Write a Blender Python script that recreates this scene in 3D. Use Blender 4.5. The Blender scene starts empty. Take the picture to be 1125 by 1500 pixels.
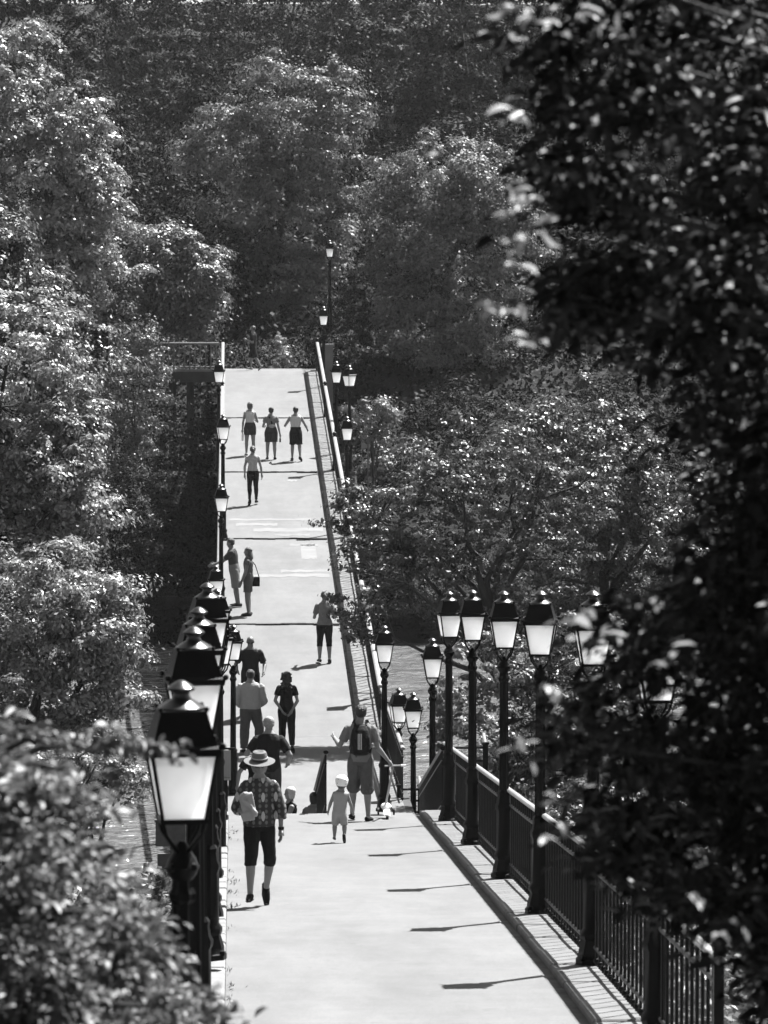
import bpy, bmesh, math, random
import numpy as np
from mathutils import Vector, Matrix
R = math.radians
random.seed(7); RNG = np.random.default_rng(11)
S = bpy.context.scene
COL = S.collection

# ------------------------------------------------------------------ camera, sky, sun, exposure
CAMZ = 12.6; FPX = 6000.0; VX = 340.0; VY = 400.0          # focal length and level point in the 1125 x 1500 frame
cam = bpy.data.cameras.new('camera'); camo = bpy.data.objects.new('camera', cam); COL.objects.link(camo)
cam.sensor_fit = 'VERTICAL'; cam.sensor_height = 36.0; cam.lens = 36.0 * FPX / 1500.0
camo.location = (0, 0, CAMZ)
camo.rotation_euler = (R(90) - math.atan((750 - VY) / FPX), 0, -math.atan((562.5 - VX) / FPX))
cam.clip_start = 0.5; cam.clip_end = 2000
cam.dof.use_dof = True; cam.dof.focus_distance = 76.0; cam.dof.aperture_fstop = 7.2; cam.dof.aperture_blades = 8
S.camera = camo
S.view_settings.view_transform = 'Standard'; S.view_settings.look = 'None'
S.view_settings.gamma = 1.0; S.view_settings.use_curve_mapping = False
S.view_settings.exposure = 1.88
SUN_EL, SUN_AZ = R(58.5), R(42)                                # azimuth clockwise from the view direction (+Y)
w = bpy.data.worlds.new('World'); S.world = w; w.use_nodes = True
nt = w.node_tree; nt.nodes.clear()
sky = nt.nodes.new('ShaderNodeTexSky'); sky.sky_type = 'NISHITA'; sky.sun_disc = False
sky.sun_elevation = SUN_EL; sky.sun_rotation = SUN_AZ
bw = nt.nodes.new('ShaderNodeRGBToBW'); bg = nt.nodes.new('ShaderNodeBackground'); bg.inputs[1].default_value = 0.05
wo = nt.nodes.new('ShaderNodeOutputWorld')
nt.links.new(sky.outputs[0], bw.inputs[0]); nt.links.new(bw.outputs[0], bg.inputs[0]); nt.links.new(bg.outputs[0], wo.inputs[0])
sl = bpy.data.lights.new('sun', 'SUN'); sl.energy = 5.0; sl.angle = R(0.5); sl.color = (1, 1, 1)
so = bpy.data.objects.new('sun', sl); COL.objects.link(so)
sdir = Vector((math.cos(SUN_EL) * math.sin(SUN_AZ), math.cos(SUN_EL) * math.cos(SUN_AZ), math.sin(SUN_EL)))
so.rotation_euler = (-sdir).to_track_quat('-Z', 'Y').to_euler(); so.location = (20, 20, 60)
S.cycles.max_bounces = 7; S.cycles.diffuse_bounces = 3; S.cycles.glossy_bounces = 2
S.cycles.transmission_bounces = 4; S.cycles.transparent_max_bounces = 8; S.cycles.volume_bounces = 0
S.cycles.use_adaptive_sampling = True; S.cycles.adaptive_threshold = 0.02
S.cycles.caustics_reflective = False; S.cycles.caustics_refractive = False

# ------------------------------------------------------------------ materials (all neutral greys: a black and white place)
def mat(name, v, rough=0.6, spec=0.4, var=0.0, scale=8.0, bump=0.0, bscale=60.0, metal=0.0, stretch=None):
    m = bpy.data.materials.new(name); m.use_nodes = True
    n = m.node_tree.nodes; l = m.node_tree.links; p = n['Principled BSDF']
    p.inputs['Base Color'].default_value = (v, v, v, 1); p.inputs['Roughness'].default_value = rough
    p.inputs['Specular IOR Level'].default_value = spec; p.inputs['Metallic'].default_value = metal
    tc = n.new('ShaderNodeTexCoord'); mp = n.new('ShaderNodeMapping'); l.new(tc.outputs['Object'], mp.inputs[0])
    if stretch: mp.inputs['Scale'].default_value = stretch
    if var > 0:
        t = n.new('ShaderNodeTexNoise'); t.inputs['Scale'].default_value = scale; t.inputs['Detail'].default_value = 6
        t.inputs['Roughness'].default_value = 0.65; l.new(mp.outputs[0], t.inputs['Vector'])
        r = n.new('ShaderNodeValToRGB'); a, b = max(0, v * (1 - var)), v * (1 + var)
        r.color_ramp.elements[0].color = (a, a, a, 1); r.color_ramp.elements[1].color = (b, b, b, 1)
        r.color_ramp.elements[0].position = 0.3; r.color_ramp.elements[1].position = 0.7
        l.new(t.outputs[0], r.inputs[0]); l.new(r.outputs[0], p.inputs['Base Color'])
    if bump > 0:
        t2 = n.new('ShaderNodeTexNoise'); t2.inputs['Scale'].default_value = bscale; t2.inputs['Detail'].default_value = 4
        l.new(mp.outputs[0], t2.inputs['Vector'])
        bn = n.new('ShaderNodeBump'); bn.inputs['Strength'].default_value = bump; bn.inputs['Distance'].default_value = 0.02
        l.new(t2.outputs[0], bn.inputs['Height']); l.new(bn.outputs[0], p.inputs['Normal'])
    return m

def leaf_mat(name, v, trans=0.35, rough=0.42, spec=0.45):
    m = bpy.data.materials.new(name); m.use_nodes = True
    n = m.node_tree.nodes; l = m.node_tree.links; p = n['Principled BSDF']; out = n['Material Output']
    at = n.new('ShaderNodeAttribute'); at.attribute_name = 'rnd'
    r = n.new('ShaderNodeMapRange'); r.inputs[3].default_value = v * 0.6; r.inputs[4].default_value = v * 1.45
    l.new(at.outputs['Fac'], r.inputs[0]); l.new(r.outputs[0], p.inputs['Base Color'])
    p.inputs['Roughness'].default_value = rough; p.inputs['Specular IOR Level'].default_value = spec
    tr = n.new('ShaderNodeBsdfTranslucent'); l.new(r.outputs[0], tr.inputs[0])
    mx = n.new('ShaderNodeMixShader'); mx.inputs[0].default_value = trans
    l.new(p.outputs[0], mx.inputs[1]); l.new(tr.outputs[0], mx.inputs[2]); l.new(mx.outputs[0], out.inputs[0])
    return m

M = {}
M['iron'] = mat('black_iron', 0.003, 0.42, 0.10, 0.3, 30, 0.15, 90)
M['iron_gloss'] = mat('black_iron_gloss', 0.006, 0.3, 0.5, 0.3, 30, 0.1, 90)
M['iron_rail'] = mat('rail_paint', 0.004, 0.42, 0.16, 0.3, 20, 0.15, 70)
M['handrail'] = mat('handrail_metal', 0.2, 0.4, 0.5, 0.35, 12, 0.1, 60)
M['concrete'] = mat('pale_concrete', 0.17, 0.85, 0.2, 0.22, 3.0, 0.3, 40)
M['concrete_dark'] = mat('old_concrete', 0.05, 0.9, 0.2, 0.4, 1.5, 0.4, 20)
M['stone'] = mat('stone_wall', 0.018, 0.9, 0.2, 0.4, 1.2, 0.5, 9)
M['bark'] = mat('bark', 0.05, 0.9, 0.2, 0.4, 6, 0.8, 25, stretch=(1, 1, 0.25))
M['skin'] = mat('skin', 0.18, 0.5, 0.35, 0.06, 20)
M['skin_tan'] = mat('tanned_skin', 0.125, 0.5, 0.35, 0.06, 20)
M['black_cloth'] = mat('black_cloth', 0.008, 0.85, 0.2, 0.2, 20, 0.5, 35)
M['dark_cloth'] = mat('dark_cloth', 0.035, 0.85, 0.2, 0.15, 20, 0.5, 35)
M['grey_cloth'] = mat('grey_cloth', 0.075, 0.85, 0.2, 0.15, 14, 0.5, 30)
M['mid_cloth'] = mat('mid_grey_cloth', 0.15, 0.85, 0.2, 0.1, 14, 0.5, 30)
M['light_cloth'] = mat('light_cloth', 0.28, 0.85, 0.2, 0.06, 14, 0.5, 30)
M['white_cloth'] = mat('white_cloth', 0.42, 0.85, 0.2, 0.04, 14, 0.5, 30)
M['hair_dark'] = mat('dark_hair', 0.018, 0.45, 0.4, 0.5, 60, 0.8, 120)
M['hair_mid'] = mat('brown_hair', 0.07, 0.45, 0.4, 0.5, 60, 0.8, 120)
M['hair_white'] = mat('white_hair', 0.45, 0.5, 0.4, 0.25, 60, 0.8, 120)
M['hair_grey'] = mat('grey_hair', 0.24, 0.5, 0.4, 0.35, 60, 0.8, 120)
M['straw'] = mat('felt_hat', 0.125, 0.9, 0.2, 0.1, 60, 0.3, 150)
M['white_plastic'] = mat('white_plastic', 0.8, 0.35, 0.5, 0.03, 10)
M['rubber'] = mat('rubber', 0.012, 0.6, 0.3)
M['dark_glass'] = mat('dark_lens', 0.005, 0.15, 0.6)
M['sign_white'] = mat('sign_enamel', 0.27, 0.4, 0.4, 0.04, 6)
M['sign_grey'] = mat('sign_back', 0.13, 0.55, 0.4, 0.15, 9)
M['sign_ink'] = mat('sign_ink', 0.02, 0.6, 0.3)
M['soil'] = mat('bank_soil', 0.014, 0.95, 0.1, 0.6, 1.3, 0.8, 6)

def asphalt_mat():
    m = mat('worn_asphalt', 0.4, 0.9, 0.25); n = m.node_tree.nodes; l = m.node_tree.links; p = n['Principled BSDF']
    tc = n.new('ShaderNodeTexCoord')
    def noise(sc, det, stretch=(1, 1, 1), rough=0.6):
        mp = n.new('ShaderNodeMapping'); mp.inputs['Scale'].default_value = stretch; l.new(tc.outputs['Object'], mp.inputs[0])
        t = n.new('ShaderNodeTexNoise'); t.inputs['Scale'].default_value = sc; t.inputs['Detail'].default_value = det
        t.inputs['Roughness'].default_value = rough; l.new(mp.outputs[0], t.inputs[0]); return t.outputs[0]
    def ramp(src, p0, c0, p1, c1):
        r = n.new('ShaderNodeMapRange'); r.inputs[1].default_value = p0; r.inputs[2].default_value = p1
        r.inputs[3].default_value = c0; r.inputs[4].default_value = c1; l.new(src, r.inputs[0]); return r.outputs[0]
    def mul(a, b):
        x = n.new('ShaderNodeMath'); x.operation = 'MULTIPLY'; l.new(a, x.inputs[0]); l.new(b, x.inputs[1]); return x.outputs[0]
    big = ramp(noise(0.5, 5, (1, 0.35, 1)), 0.3, 0.112, 0.7, 0.139)
    wear = ramp(noise(1.2, 6, (1.6, 0.5, 1), 0.7), 0.35, 0.88, 0.68, 1.07)
    grain = ramp(noise(55, 3), 0.3, 0.86, 0.7, 1.12)
    spots = ramp(noise(3.2, 2), 0.67, 1.0, 0.76, 0.80)
    streak = ramp(noise(2.2, 5, (0.45, 1.3, 1), 0.7), 0.3, 0.93, 0.7, 1.05)
    v = mul(mul(mul(mul(big, wear), grain), spots), streak)
    l.new(v, p.inputs['Base Color'])
    bn = n.new('ShaderNodeBump'); bn.inputs['Strength'].default_value = 0.35; bn.inputs['Distance'].default_value = 0.01
    l.new(noise(90, 3), bn.inputs['Height']); l.new(bn.outputs[0], p.inputs['Normal'])
    return m
M['asphalt'] = asphalt_mat()
M['patch'] = mat('worn_white_paint', 0.158, 0.9, 0.2, 0.13, 3, stretch=(.5, 1.5, 1))
M['faint_joint'] = mat('filled_joint', 0.098, 0.9, 0.2, 0.15, 6)
M['kerb_strip'] = mat('dark_kerb_strip', 0.08, 0.9, 0.2, 0.5, 4, 0.4, 30)  # on the bridge this dark grey stands for the rail's shadow

def plank_kerb_mat():
    m = mat('kerb_slabs', 0.12, 0.85, 0.2, 0.3, 2.5, 0.2, 40, stretch=(0.4, 2.2, 1))
    return m
M['kerb'] = plank_kerb_mat()

def water_mat():
    m = bpy.data.materials.new('river_water'); m.use_nodes = True
    n = m.node_tree.nodes; l = m.node_tree.links; p = n['Principled BSDF']
    p.inputs['Base Color'].default_value = (0.12, 0.12, 0.12, 1); p.inputs['Roughness'].default_value = 0.10
    p.inputs['IOR'].default_value = 1.33; p.inputs['Specular IOR Level'].default_value = 0.6
    tc = n.new('ShaderNodeTexCoord')
    def noise(sc, st, det=4):
        mp = n.new('ShaderNodeMapping'); mp.inputs['Scale'].default_value = st; l.new(tc.outputs['Object'], mp.inputs[0])
        t = n.new('ShaderNodeTexNoise'); t.inputs['Scale'].default_value = sc; t.inputs['Detail'].default_value = det; t.inputs['Distortion'].default_value = 1.2
        l.new(mp.outputs[0], t.inputs[0]); return t.outputs[0]
    a = noise(0.5, (0.9, 0.55, 1), 6); b = noise(2.2, (0.9, 0.6, 1), 3)
    ad = n.new('ShaderNodeMath'); ad.operation = 'MULTIPLY_ADD'; ad.inputs[1].default_value = 0.35
    l.new(b, ad.inputs[0]); l.new(a, ad.inputs[2])
    bn = n.new('ShaderNodeBump'); bn.inputs['Strength'].default_value = 1.0; bn.inputs['Distance'].default_value = 0.6
    l.new(ad.outputs[0], bn.inputs['Height']); l.new(bn.outputs[0], p.inputs['Normal'])
    return m
M['water'] = water_mat()

def pane_mat():
    m = bpy.data.materials.new('frosted_pane'); m.use_nodes = True
    n = m.node_tree.nodes; l = m.node_tree.links; n.remove(n['Principled BSDF']); out = n['Material Output']
    tr = n.new('ShaderNodeBsdfTranslucent'); tr.inputs[0].default_value = (0.95, 0.95, 0.95, 1)
    tc = n.new('ShaderNodeTexCoord'); oi = n.new('ShaderNodeObjectInfo'); ad = n.new('ShaderNodeVectorMath'); l.new(tc.outputs['Object'], ad.inputs[0]); l.new(oi.outputs['Location'], ad.inputs[1])
    nz = n.new('ShaderNodeTexNoise'); nz.inputs['Scale'].default_value = 7; nz.inputs['Detail'].default_value = 5; l.new(ad.outputs[0], nz.inputs[0])
    mr = n.new('ShaderNodeMapRange'); mr.inputs[1].default_value = .3; mr.inputs[2].default_value = .6; mr.inputs[3].default_value = .90; mr.inputs[4].default_value = .99; l.new(nz.outputs[0], mr.inputs[0]); l.new(mr.outputs[0], tr.inputs[0])
    df = n.new('ShaderNodeBsdfDiffuse'); df.inputs[0].default_value = (0.8, 0.8, 0.8, 1)
    tp = n.new('ShaderNodeBsdfTransparent'); tp.inputs[0].default_value = (1, 1, 1, 1)
    gl = n.new('ShaderNodeBsdfGlossy'); gl.inputs['Roughness'].default_value = 0.25
    m1 = n.new('ShaderNodeMixShader'); m1.inputs[0].default_value = 0.05; l.new(tr.outputs[0], m1.inputs[1]); l.new(df.outputs[0], m1.inputs[2])
    m2 = n.new('ShaderNodeMixShader'); m2.inputs[0].default_value = 0.10; l.new(m1.outputs[0], m2.inputs[1]); l.new(tp.outputs[0], m2.inputs[2])
    m3 = n.new('ShaderNodeMixShader'); m3.inputs[0].default_value = 0.04; l.new(m2.outputs[0], m3.inputs[1]); l.new(gl.outputs[0], m3.inputs[2])
    l.new(m3.outputs[0], out.inputs[0]); return m
M['pane'] = pane_mat()

def blouse_mat():
    m = mat('patterned_blouse', 0.1, 0.8, 0.2); n = m.node_tree.nodes; l = m.node_tree.links; p = n['Principled BSDF']
    tc = n.new('ShaderNodeTexCoord'); mp = n.new('ShaderNodeMapping'); mp.inputs['Scale'].default_value = (1, 0.15, 1); l.new(tc.outputs['Object'], mp.inputs[0])
    sx = n.new('ShaderNodeSeparateXYZ'); l.new(tc.outputs['Object'], sx.inputs[0])
    def math_(op, a, b=None):
        x = n.new('ShaderNodeMath'); x.operation = op
        for i, q in enumerate((a, b)):
            if q is None: continue
            if isinstance(q, (int, float)): x.inputs[i].default_value = q
            else: l.new(q, x.inputs[i])
        return x.outputs[0]
    cx = math_('COSINE', math_('MULTIPLY', sx.outputs[0], 88.0)); cz = math_('COSINE', math_('MULTIPLY', sx.outputs[2], 105.0))
    chain = math_('GREATER_THAN', math_('ADD', math_('MULTIPLY', cx, 0.9), math_('MULTIPLY', cz, 0.5)), 0.55)
    c2 = math_('COSINE', math_('ADD', math_('MULTIPLY', sx.outputs[0], 44.0), 1.57)); z2 = math_('COSINE', math_('ADD', math_('MULTIPLY', sx.outputs[2], 30.0), 0.6))
    leaf = math_('GREATER_THAN', math_('ADD', math_('MULTIPLY', c2, 1.3), math_('MULTIPLY', z2, 0.5)), 1.28)
    tot = math_('ADD', math_('MULTIPLY', chain, 0.09), math_('MULTIPLY', leaf, 0.34))
    tot = math_('ADD', tot, 0.035); l.new(tot, p.inputs['Base Color']); return m
M['blouse'] = blouse_mat()

# ------------------------------------------------------------------ mesh helpers
class MB:
    def __init__(s): s.v = []; s.f = []
    def add(s, vs, fs):
        o = len(s.v); s.v += [tuple(v) for v in vs]; s.f += [tuple(i + o for i in f) for f in fs]
    def box(s, c, d, rz=0.0, mtx=None):
        x, y, z = (q / 2 for q in d); co = [(-x, -y, -z), (x, -y, -z), (x, y, -z), (-x, y, -z), (-x, -y, z), (x, -y, z), (x, y, z), (-x, y, z)]
        mt = Matrix.Translation(c) @ Matrix.Rotation(rz, 4, 'Z')
        if mtx is not None: mt = mtx @ mt
        s.add([mt @ Vector(q) for q in co], [(0, 3, 2, 1), (4, 5, 6, 7), (0, 1, 5, 4), (1, 2, 6, 5), (2, 3, 7, 6), (3, 0, 4, 7)])
    def tube(s, pts, rad, n=10, cap=True):
        pts = [Vector(p) for p in pts]; rings = []
        if not isinstance(rad, (list, tuple)): rad = [rad] * len(pts)
        ref = Vector((0.13, 0.27, 0.95)); d0 = (pts[-1] - pts[0])
        if d0.length > 0 and abs(d0.normalized().dot(ref.normalized())) > 0.85: ref = Vector((0.12, 0.98, 0.1))
        vs = []
        for i, p in enumerate(pts):
            d = (pts[min(i + 1, len(pts) - 1)] - pts[max(i - 1, 0)])
            d = d.normalized() if d.length > 1e-9 else Vector((0, 0, 1))
            u = d.cross(ref); u = u.normalized() if u.length > 1e-6 else Vector((1, 0, 0)); vv = u.cross(d)
            r = rad[i]; rx, ry = r if isinstance(r, (list, tuple)) else (r, r)
            vs += [p + u * (rx * math.cos(2 * math.pi * k / n)) + vv * (ry * math.sin(2 * math.pi * k / n)) for k in range(n)]
        fs = []
        for i in range(len(pts) - 1):
            for k in range(n):
                a = i * n + k; b = i * n + (k + 1) % n; fs.append((a, a + n, b + n, b))
        if cap: fs.append(tuple(range(n))); fs.append(tuple(reversed(range((len(pts) - 1) * n, len(pts) * n))))
        s.add(vs, fs)
    def rings(s, rs, n=16):                                   # rs: (center, halfwidth vec u, halfdepth vec v)
        vs = []
        for c, u, v in rs: vs += [c + u * math.cos(2 * math.pi * k / n) + v * math.sin(2 * math.pi * k / n) for k in range(n)]
        fs = [(i * n + k, i * n + (k + 1) % n, (i + 1) * n + (k + 1) % n, (i + 1) * n + k) for i in range(len(rs) - 1) for k in range(n)]
        fs.append(tuple(reversed(range(n)))); fs.append(tuple(range((len(rs) - 1) * n, len(rs) * n)))
        s.add(vs, fs)
    def lathe(s, prof, n=12, c=(0, 0, 0), sq=False):
        vs = []; off = math.pi / 4 if sq else 0
        for r, z in prof:
            k_ = 4 if sq else n
            vs += [(c[0] + r * math.cos(2 * math.pi * k / k_ + off), c[1] + r * math.sin(2 * math.pi * k / k_ + off), c[2] + z) for k in range(k_)]
        n = 4 if sq else n
        fs = [(i * n + k, i * n + (k + 1) % n, (i + 1) * n + (k + 1) % n, (i + 1) * n + k) for i in range(len(prof) - 1) for k in range(n)]
        fs.append(tuple(reversed(range(n)))); fs.append(tuple(range((len(prof) - 1) * n, len(prof) * n)))
        s.add(vs, fs)
    def ball(s, c, r, mtx=None, n=10, m=7):
        if not isinstance(r, (list, tuple)): r = (r, r, r)
        c = Vector(c); vs = []; fs = []
        mt = mtx if mtx is not None else Matrix.Identity(3)
        vs.append(c + mt @ Vector((0, 0, -r[2])))
        for i in range(1, m):
            t = -math.pi / 2 + math.pi * i / m
            vs += [c + mt @ Vector((r[0] * math.cos(t) * math.cos(2 * math.pi * k / n), r[1] * math.cos(t) * math.sin(2 * math.pi * k / n), r[2] * math.sin(t))) for k in range(n)]
        vs.append(c + mt @ Vector((0, 0, r[2]))); L = len(vs) - 1
        fs += [(0, 1 + (k + 1) % n, 1 + k) for k in range(n)]
        for i in range(m - 2):
            for k in range(n):
                a = 1 + i * n + k; b = 1 + i * n + (k + 1) % n; fs.append((a, b, b + n, a + n))
        o = 1 + (m - 2) * n; fs += [(o + k, o + (k + 1) % n, L) for k in range(n)]
        s.add(vs, fs)
    def build(s, name, m, parent=None, smooth=False, bevel=0.0):
        me = bpy.data.meshes.new(name); me.from_pydata([tuple(v) for v in s.v], [], s.f); me.update()
        if smooth:
            me.polygons.foreach_set('use_smooth', [True] * len(me.polygons))
            try: me.set_sharp_from_angle(angle=R(38))
            except Exception: pass
        me.materials.append(m)
        o = bpy.data.objects.new(name, me); COL.objects.link(o)
        if bevel > 0:
            b = o.modifiers.new('bevel', 'BEVEL'); b.width = bevel; b.segments = 2; b.limit_method = 'ANGLE'
        if parent is not None: o.parent = parent
        return o

V = Vector
def remesh(mb, voxel, name, m, parent=None, smooth=4, folds=0.0):
    me = bpy.data.meshes.new('tmp'); me.from_pydata([tuple(v) for v in mb.v], [], mb.f); me.update()
    o = bpy.data.objects.new('tmp', me); COL.objects.link(o)
    md = o.modifiers.new('r', 'REMESH'); md.mode = 'VOXEL'; md.voxel_size = voxel; md.use_smooth_shade = True
    if smooth:
        sm = o.modifiers.new('s', 'SMOOTH'); sm.factor = 0.5; sm.iterations = smooth
    dg = bpy.context.evaluated_depsgraph_get(); nm = bpy.data.meshes.new_from_object(o.evaluated_get(dg))
    bpy.data.objects.remove(o); bpy.data.meshes.remove(me)
    if folds > 0:
        from mathutils import noise as _n
        nn = len(nm.vertices); co = np.empty(nn * 3, np.float32); no = np.empty(nn * 3, np.float32); nm.vertices.foreach_get('co', co); nm.vertices.foreach_get('normal', no); co = co.reshape(-1, 3); no = no.reshape(-1, 3)
        q = np.array([_n.noise(V((c[0] * 9, c[1] * 9, c[2] * 5))) + .5 * _n.noise(V((c[0] * 22 + c[2] * 8, c[1] * 22, c[2] * 12))) for c in co.tolist()])
        nm.vertices.foreach_set('co', (co + no * (q * folds)[:, None]).astype(np.float32).ravel()); nm.update()
    nm.name = name; nm.materials.clear(); nm.materials.append(m)
    nm.polygons.foreach_set('use_smooth', [True] * len(nm.polygons))
    r = bpy.data.objects.new(name, nm); COL.objects.link(r)
    if parent is not None: r.parent = parent
    return r

def tag(o, label, cat, group=None):
    o['label'] = label; o['category'] = cat
    if group: o['group'] = group
    return o
def structure(o): o['kind'] = 'structure'; return o
def empty(name, loc, rz=0.0, label=None, cat=None, group=None):
    o = bpy.data.objects.new(name, None); o.empty_display_size = 0.2; COL.objects.link(o); o.location = loc; o.rotation_euler = (0, 0, rz)
    if label: tag(o, label, cat, group)
    return o
def copy_tree(o, parent=None):
    c = o.copy(); COL.objects.link(c); c.parent = parent
    for ch in list(o.children): copy_tree(ch, c)
    return c
def wx(px, D): return (px - VX) / FPX * D
def wz(py, D): return CAMZ - (py - VY) / FPX * D

# ------------------------------------------------------------------ the lie of the land
D_EDGE, D_ST, D_BR, D_END = 64.0, 72.0, 88.9, 155.0
Z_LAND = 2.5
_pd = [-10, 14, 20, 25.7, 31.5, 37.3, D_EDGE]; _pz = [7.8, 7.3, 7.15, 6.92, 6.57, 6.18, 4.12]
NSTEP = 10
def bridge_z(D): return -6.1 + 0.0967 * D
def path_z(D):
    if D <= D_EDGE: return float(np.interp(D, _pd, _pz))
    if D <= D_ST:
        k = int((D - D_EDGE) / (D_ST - D_EDGE) * NSTEP) + 1
        return 4.12 - (4.12 - Z_LAND) * min(k, NSTEP) / NSTEP
    if D <= D_BR: return Z_LAND
    if D <= D_END: return bridge_z(D)
    return bridge_z(D_END)

def terrain_z(x, y):
    d = max(0.0, abs(x - 1.5) - 2.3)
    sh = 76.8 + 22.0 * max(0.0, min(1.0, (x - 4.3) / 0.8)) + 12.0 * max(0.0, min(1.0, (-3.0 - x) / 0.6))
    if y < 100:
        z = float(np.interp(y, _pd, _pz)) - 0.45 if y < D_EDGE else 0.9
        z -= min(d * 0.30, max(z - 0.9, 0.0))
        if y > 58: z = z + (0.9 - z) * min(1, (y - 58) / 5.0)
        if y > sh: z = 0.9 + (-1.6 - 0.9) * min(1, (y - sh) / 0.9)
        return z
    right = max(0.0, min(1.0, (x - 3.8) / 2.0))
    zl = float(np.interp(y, [100, 138, 140.2, 152, 156, 164, 200, 260, 330, 420], [-1.6, -1.6, 1.3, 2.9, 3.6, 8.5, 11.5, 20, 30, 40]))
    zr = float(np.interp(y, [100, 138, 140.2, 148, 156, 164, 200, 260, 330, 420], [-1.6, -1.6, 1.45, 4.8, 6.6, 8.7, 11.5, 20, 30, 40]))
    return zl + (zr - zl) * right

xs = np.unique(np.concatenate([np.linspace(-90, -8, 24), np.linspace(-8, 11, 39), np.linspace(11, 90, 24)]))
ys = np.unique(np.concatenate([np.linspace(-40, 56, 40), np.linspace(56, 101, 91), np.linspace(101, 137, 10), np.linspace(137, 166, 59), np.linspace(166, 420, 52)]))
mb = MB(); nx = len(xs)
for y in ys:
    for x in xs:
        z = terrain_z(x, y)
        if z > -1.2: z += 0.10 * math.sin(x * 1.7 + y * 0.9) * math.sin(y * 1.1 - x * 0.6) * (0 if abs(x - 1.5) < 2.3 else 1)
        mb.v.append((x, y, z))
for j in range(len(ys) - 1):
    for i in range(nx - 1): a = j * nx + i; mb.f.append((a, a + 1, a + nx + 1, a + nx))
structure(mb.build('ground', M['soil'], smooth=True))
mb = MB(); mb.add([(-90, 70, 0), (90, 70, 0), (90, 145, 0), (-90, 145, 0)], [(0, 1, 2, 3)])
structure(mb.build('water', M['water']))

# the sloping path: solid ramp, asphalt sheet, gutter strip, kerbs of slabs
def ribbon(x0, x1, ds, lift, th, zf=None):
    b = MB(); zf = zf or path_z
    for d in ds:
        z = zf(d) + lift; b.v += [(x0, d, z), (x1, d, z), (x1, d, z - th), (x0, d, z - th)]
    for i in range(len(ds) - 1):
        a = i * 4
        for k in range(4): b.f.append((a + k, a + 4 + k, a + 4 + (k + 1) % 4, a + (k + 1) % 4))
    b.f.append((0, 1, 2, 3)); e = (len(ds) - 1) * 4; b.f.append((e + 3, e + 2, e + 1, e)); return b
near = [-8, 5, 14, 20, 25.7, 31.5, 37.3, 45, 55, D_EDGE]
structure(ribbon(-0.62, 3.62, near, -0.02, 1.6).build('path_bed', M['concrete_dark']))
structure(ribbon(-0.07, 2.82, near, 0.0, 0.1).build('path', M['asphalt']))
structure(ribbon(2.82, 2.93, near, -0.012, 0.08).build('kerb_strip', M['kerb_strip']))
def slab_kerb(x0, x1, d0, d1, lift, step, th=0.2, jit=0.012, zf=None):
    b = MB(); d = d0; zf = zf or path_z
    while d < d1 - 0.01:
        e = min(d + step, d1); g = 0.014; l2 = lift + random.uniform(-jit, jit); xo = random.uniform(-0.006, 0.006)
        za, zb = zf(d + g) + l2, zf(e - g) + l2; bw_ = 0.015
        vs = [(x0 + xo, d + g, za - bw_), (x1, d + g, za - bw_), (x1, e - g, zb - bw_), (x0 + xo, e - g, zb - bw_),
              (x0 + xo + bw_, d + g + bw_, za), (x1 - bw_, d + g + bw_, za), (x1 - bw_, e - g - bw_, zb), (x0 + xo + bw_, e - g - bw_, zb),
              (x0 + xo, d + g, za - th), (x1, d + g, za - th), (x1, e - g, zb - th), (x0 + xo, e - g, zb - th)]
        b.add(vs, [(4, 5, 6, 7), (0, 1, 5, 4), (1, 2, 6, 5), (2, 3, 7, 6), (3, 0, 4, 7), (8, 9, 1, 0), (9, 10, 2, 1), (10, 11, 3, 2), (11, 8, 0, 3)])
        d = e
    return b
structure(slab_kerb(2.93, 3.60, 6, D_EDGE, 0.05, 1.5).build('kerb', M['kerb']))
structure(slab_kerb(-0.60, -0.075, 6, D_EDGE, 0.05, 0.9).build('kerb', M['concrete']))
b = MB(); b.lathe([(0.125, 0.0), (0.125, 0.006), (0.11, 0.008)], 20); o = b.build('drain_cover', M['iron']); o.location = (wx(551, 63.3), 63.3, path_z(63.3) + .002); tag(o, 'round dark drain cover at the path edge right of the man with the backpack', 'drain cover')
# stairs, landing
b = MB(); run = (D_ST - D_EDGE) / NSTEP
for k in range(NSTEP):
    zt = 4.12 - (4.12 - Z_LAND) * (k + 1) / NSTEP; y0 = D_EDGE + k * run
    b.box((1.5, y0 + run / 2, (zt - 1.6) / 2 ), (4.1, run - 0.004, zt + 1.6))
structure(b.build('stairs', M['concrete']))
structure(ribbon(-0.52, 3.40, [D_ST, D_BR], -0.006, 4.0, zf=lambda d: Z_LAND).build('landing_base', M['concrete_dark']))
structure(ribbon(-0.40, 3.25, [D_ST, D_BR - .02], 0.0, 0.1, zf=lambda d: Z_LAND).build('landing', M['asphalt']))

# ------------------------------------------------------------------ railings
def rail_bay(root, x, pts, zf, pitch, h=1.05, panel=True, hr=0.045):
    """handrail, thin rails and one baluster panel between two depths; pts = depth list"""
    d0, d1 = pts
    n = max(2, int(round((d1 - d0) / 2.0))); dd = [d0 + (d1 - d0) * k / n for k in range(n + 1)]
    P = MB(); m = int((d1 - d0) / pitch)
    for k in range(m):
        d = d0 + (k + 0.5) * (d1 - d0) / m; z = zf(d)
        P.tube([(x, d, z + 0.16), (x, d, z + h - 0.03)], 0.015, 6)
        P.tube([(x, d, z + 0.02), (x, d, z + 0.17)], 0.014, 6)
        P.ball((x, d, z + 0.06), (0.036, 0.036, 0.03), n=6, m=4)
    L = P
    L.tube([(x, d, zf(d) + 0.17) for d in dd], 0.018, 6); L.tube([(x, d, zf(d) + h - 0.17) for d in dd], 0.020, 6)
    L.build('baluster_panel', M['iron_rail'], root)

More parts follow.
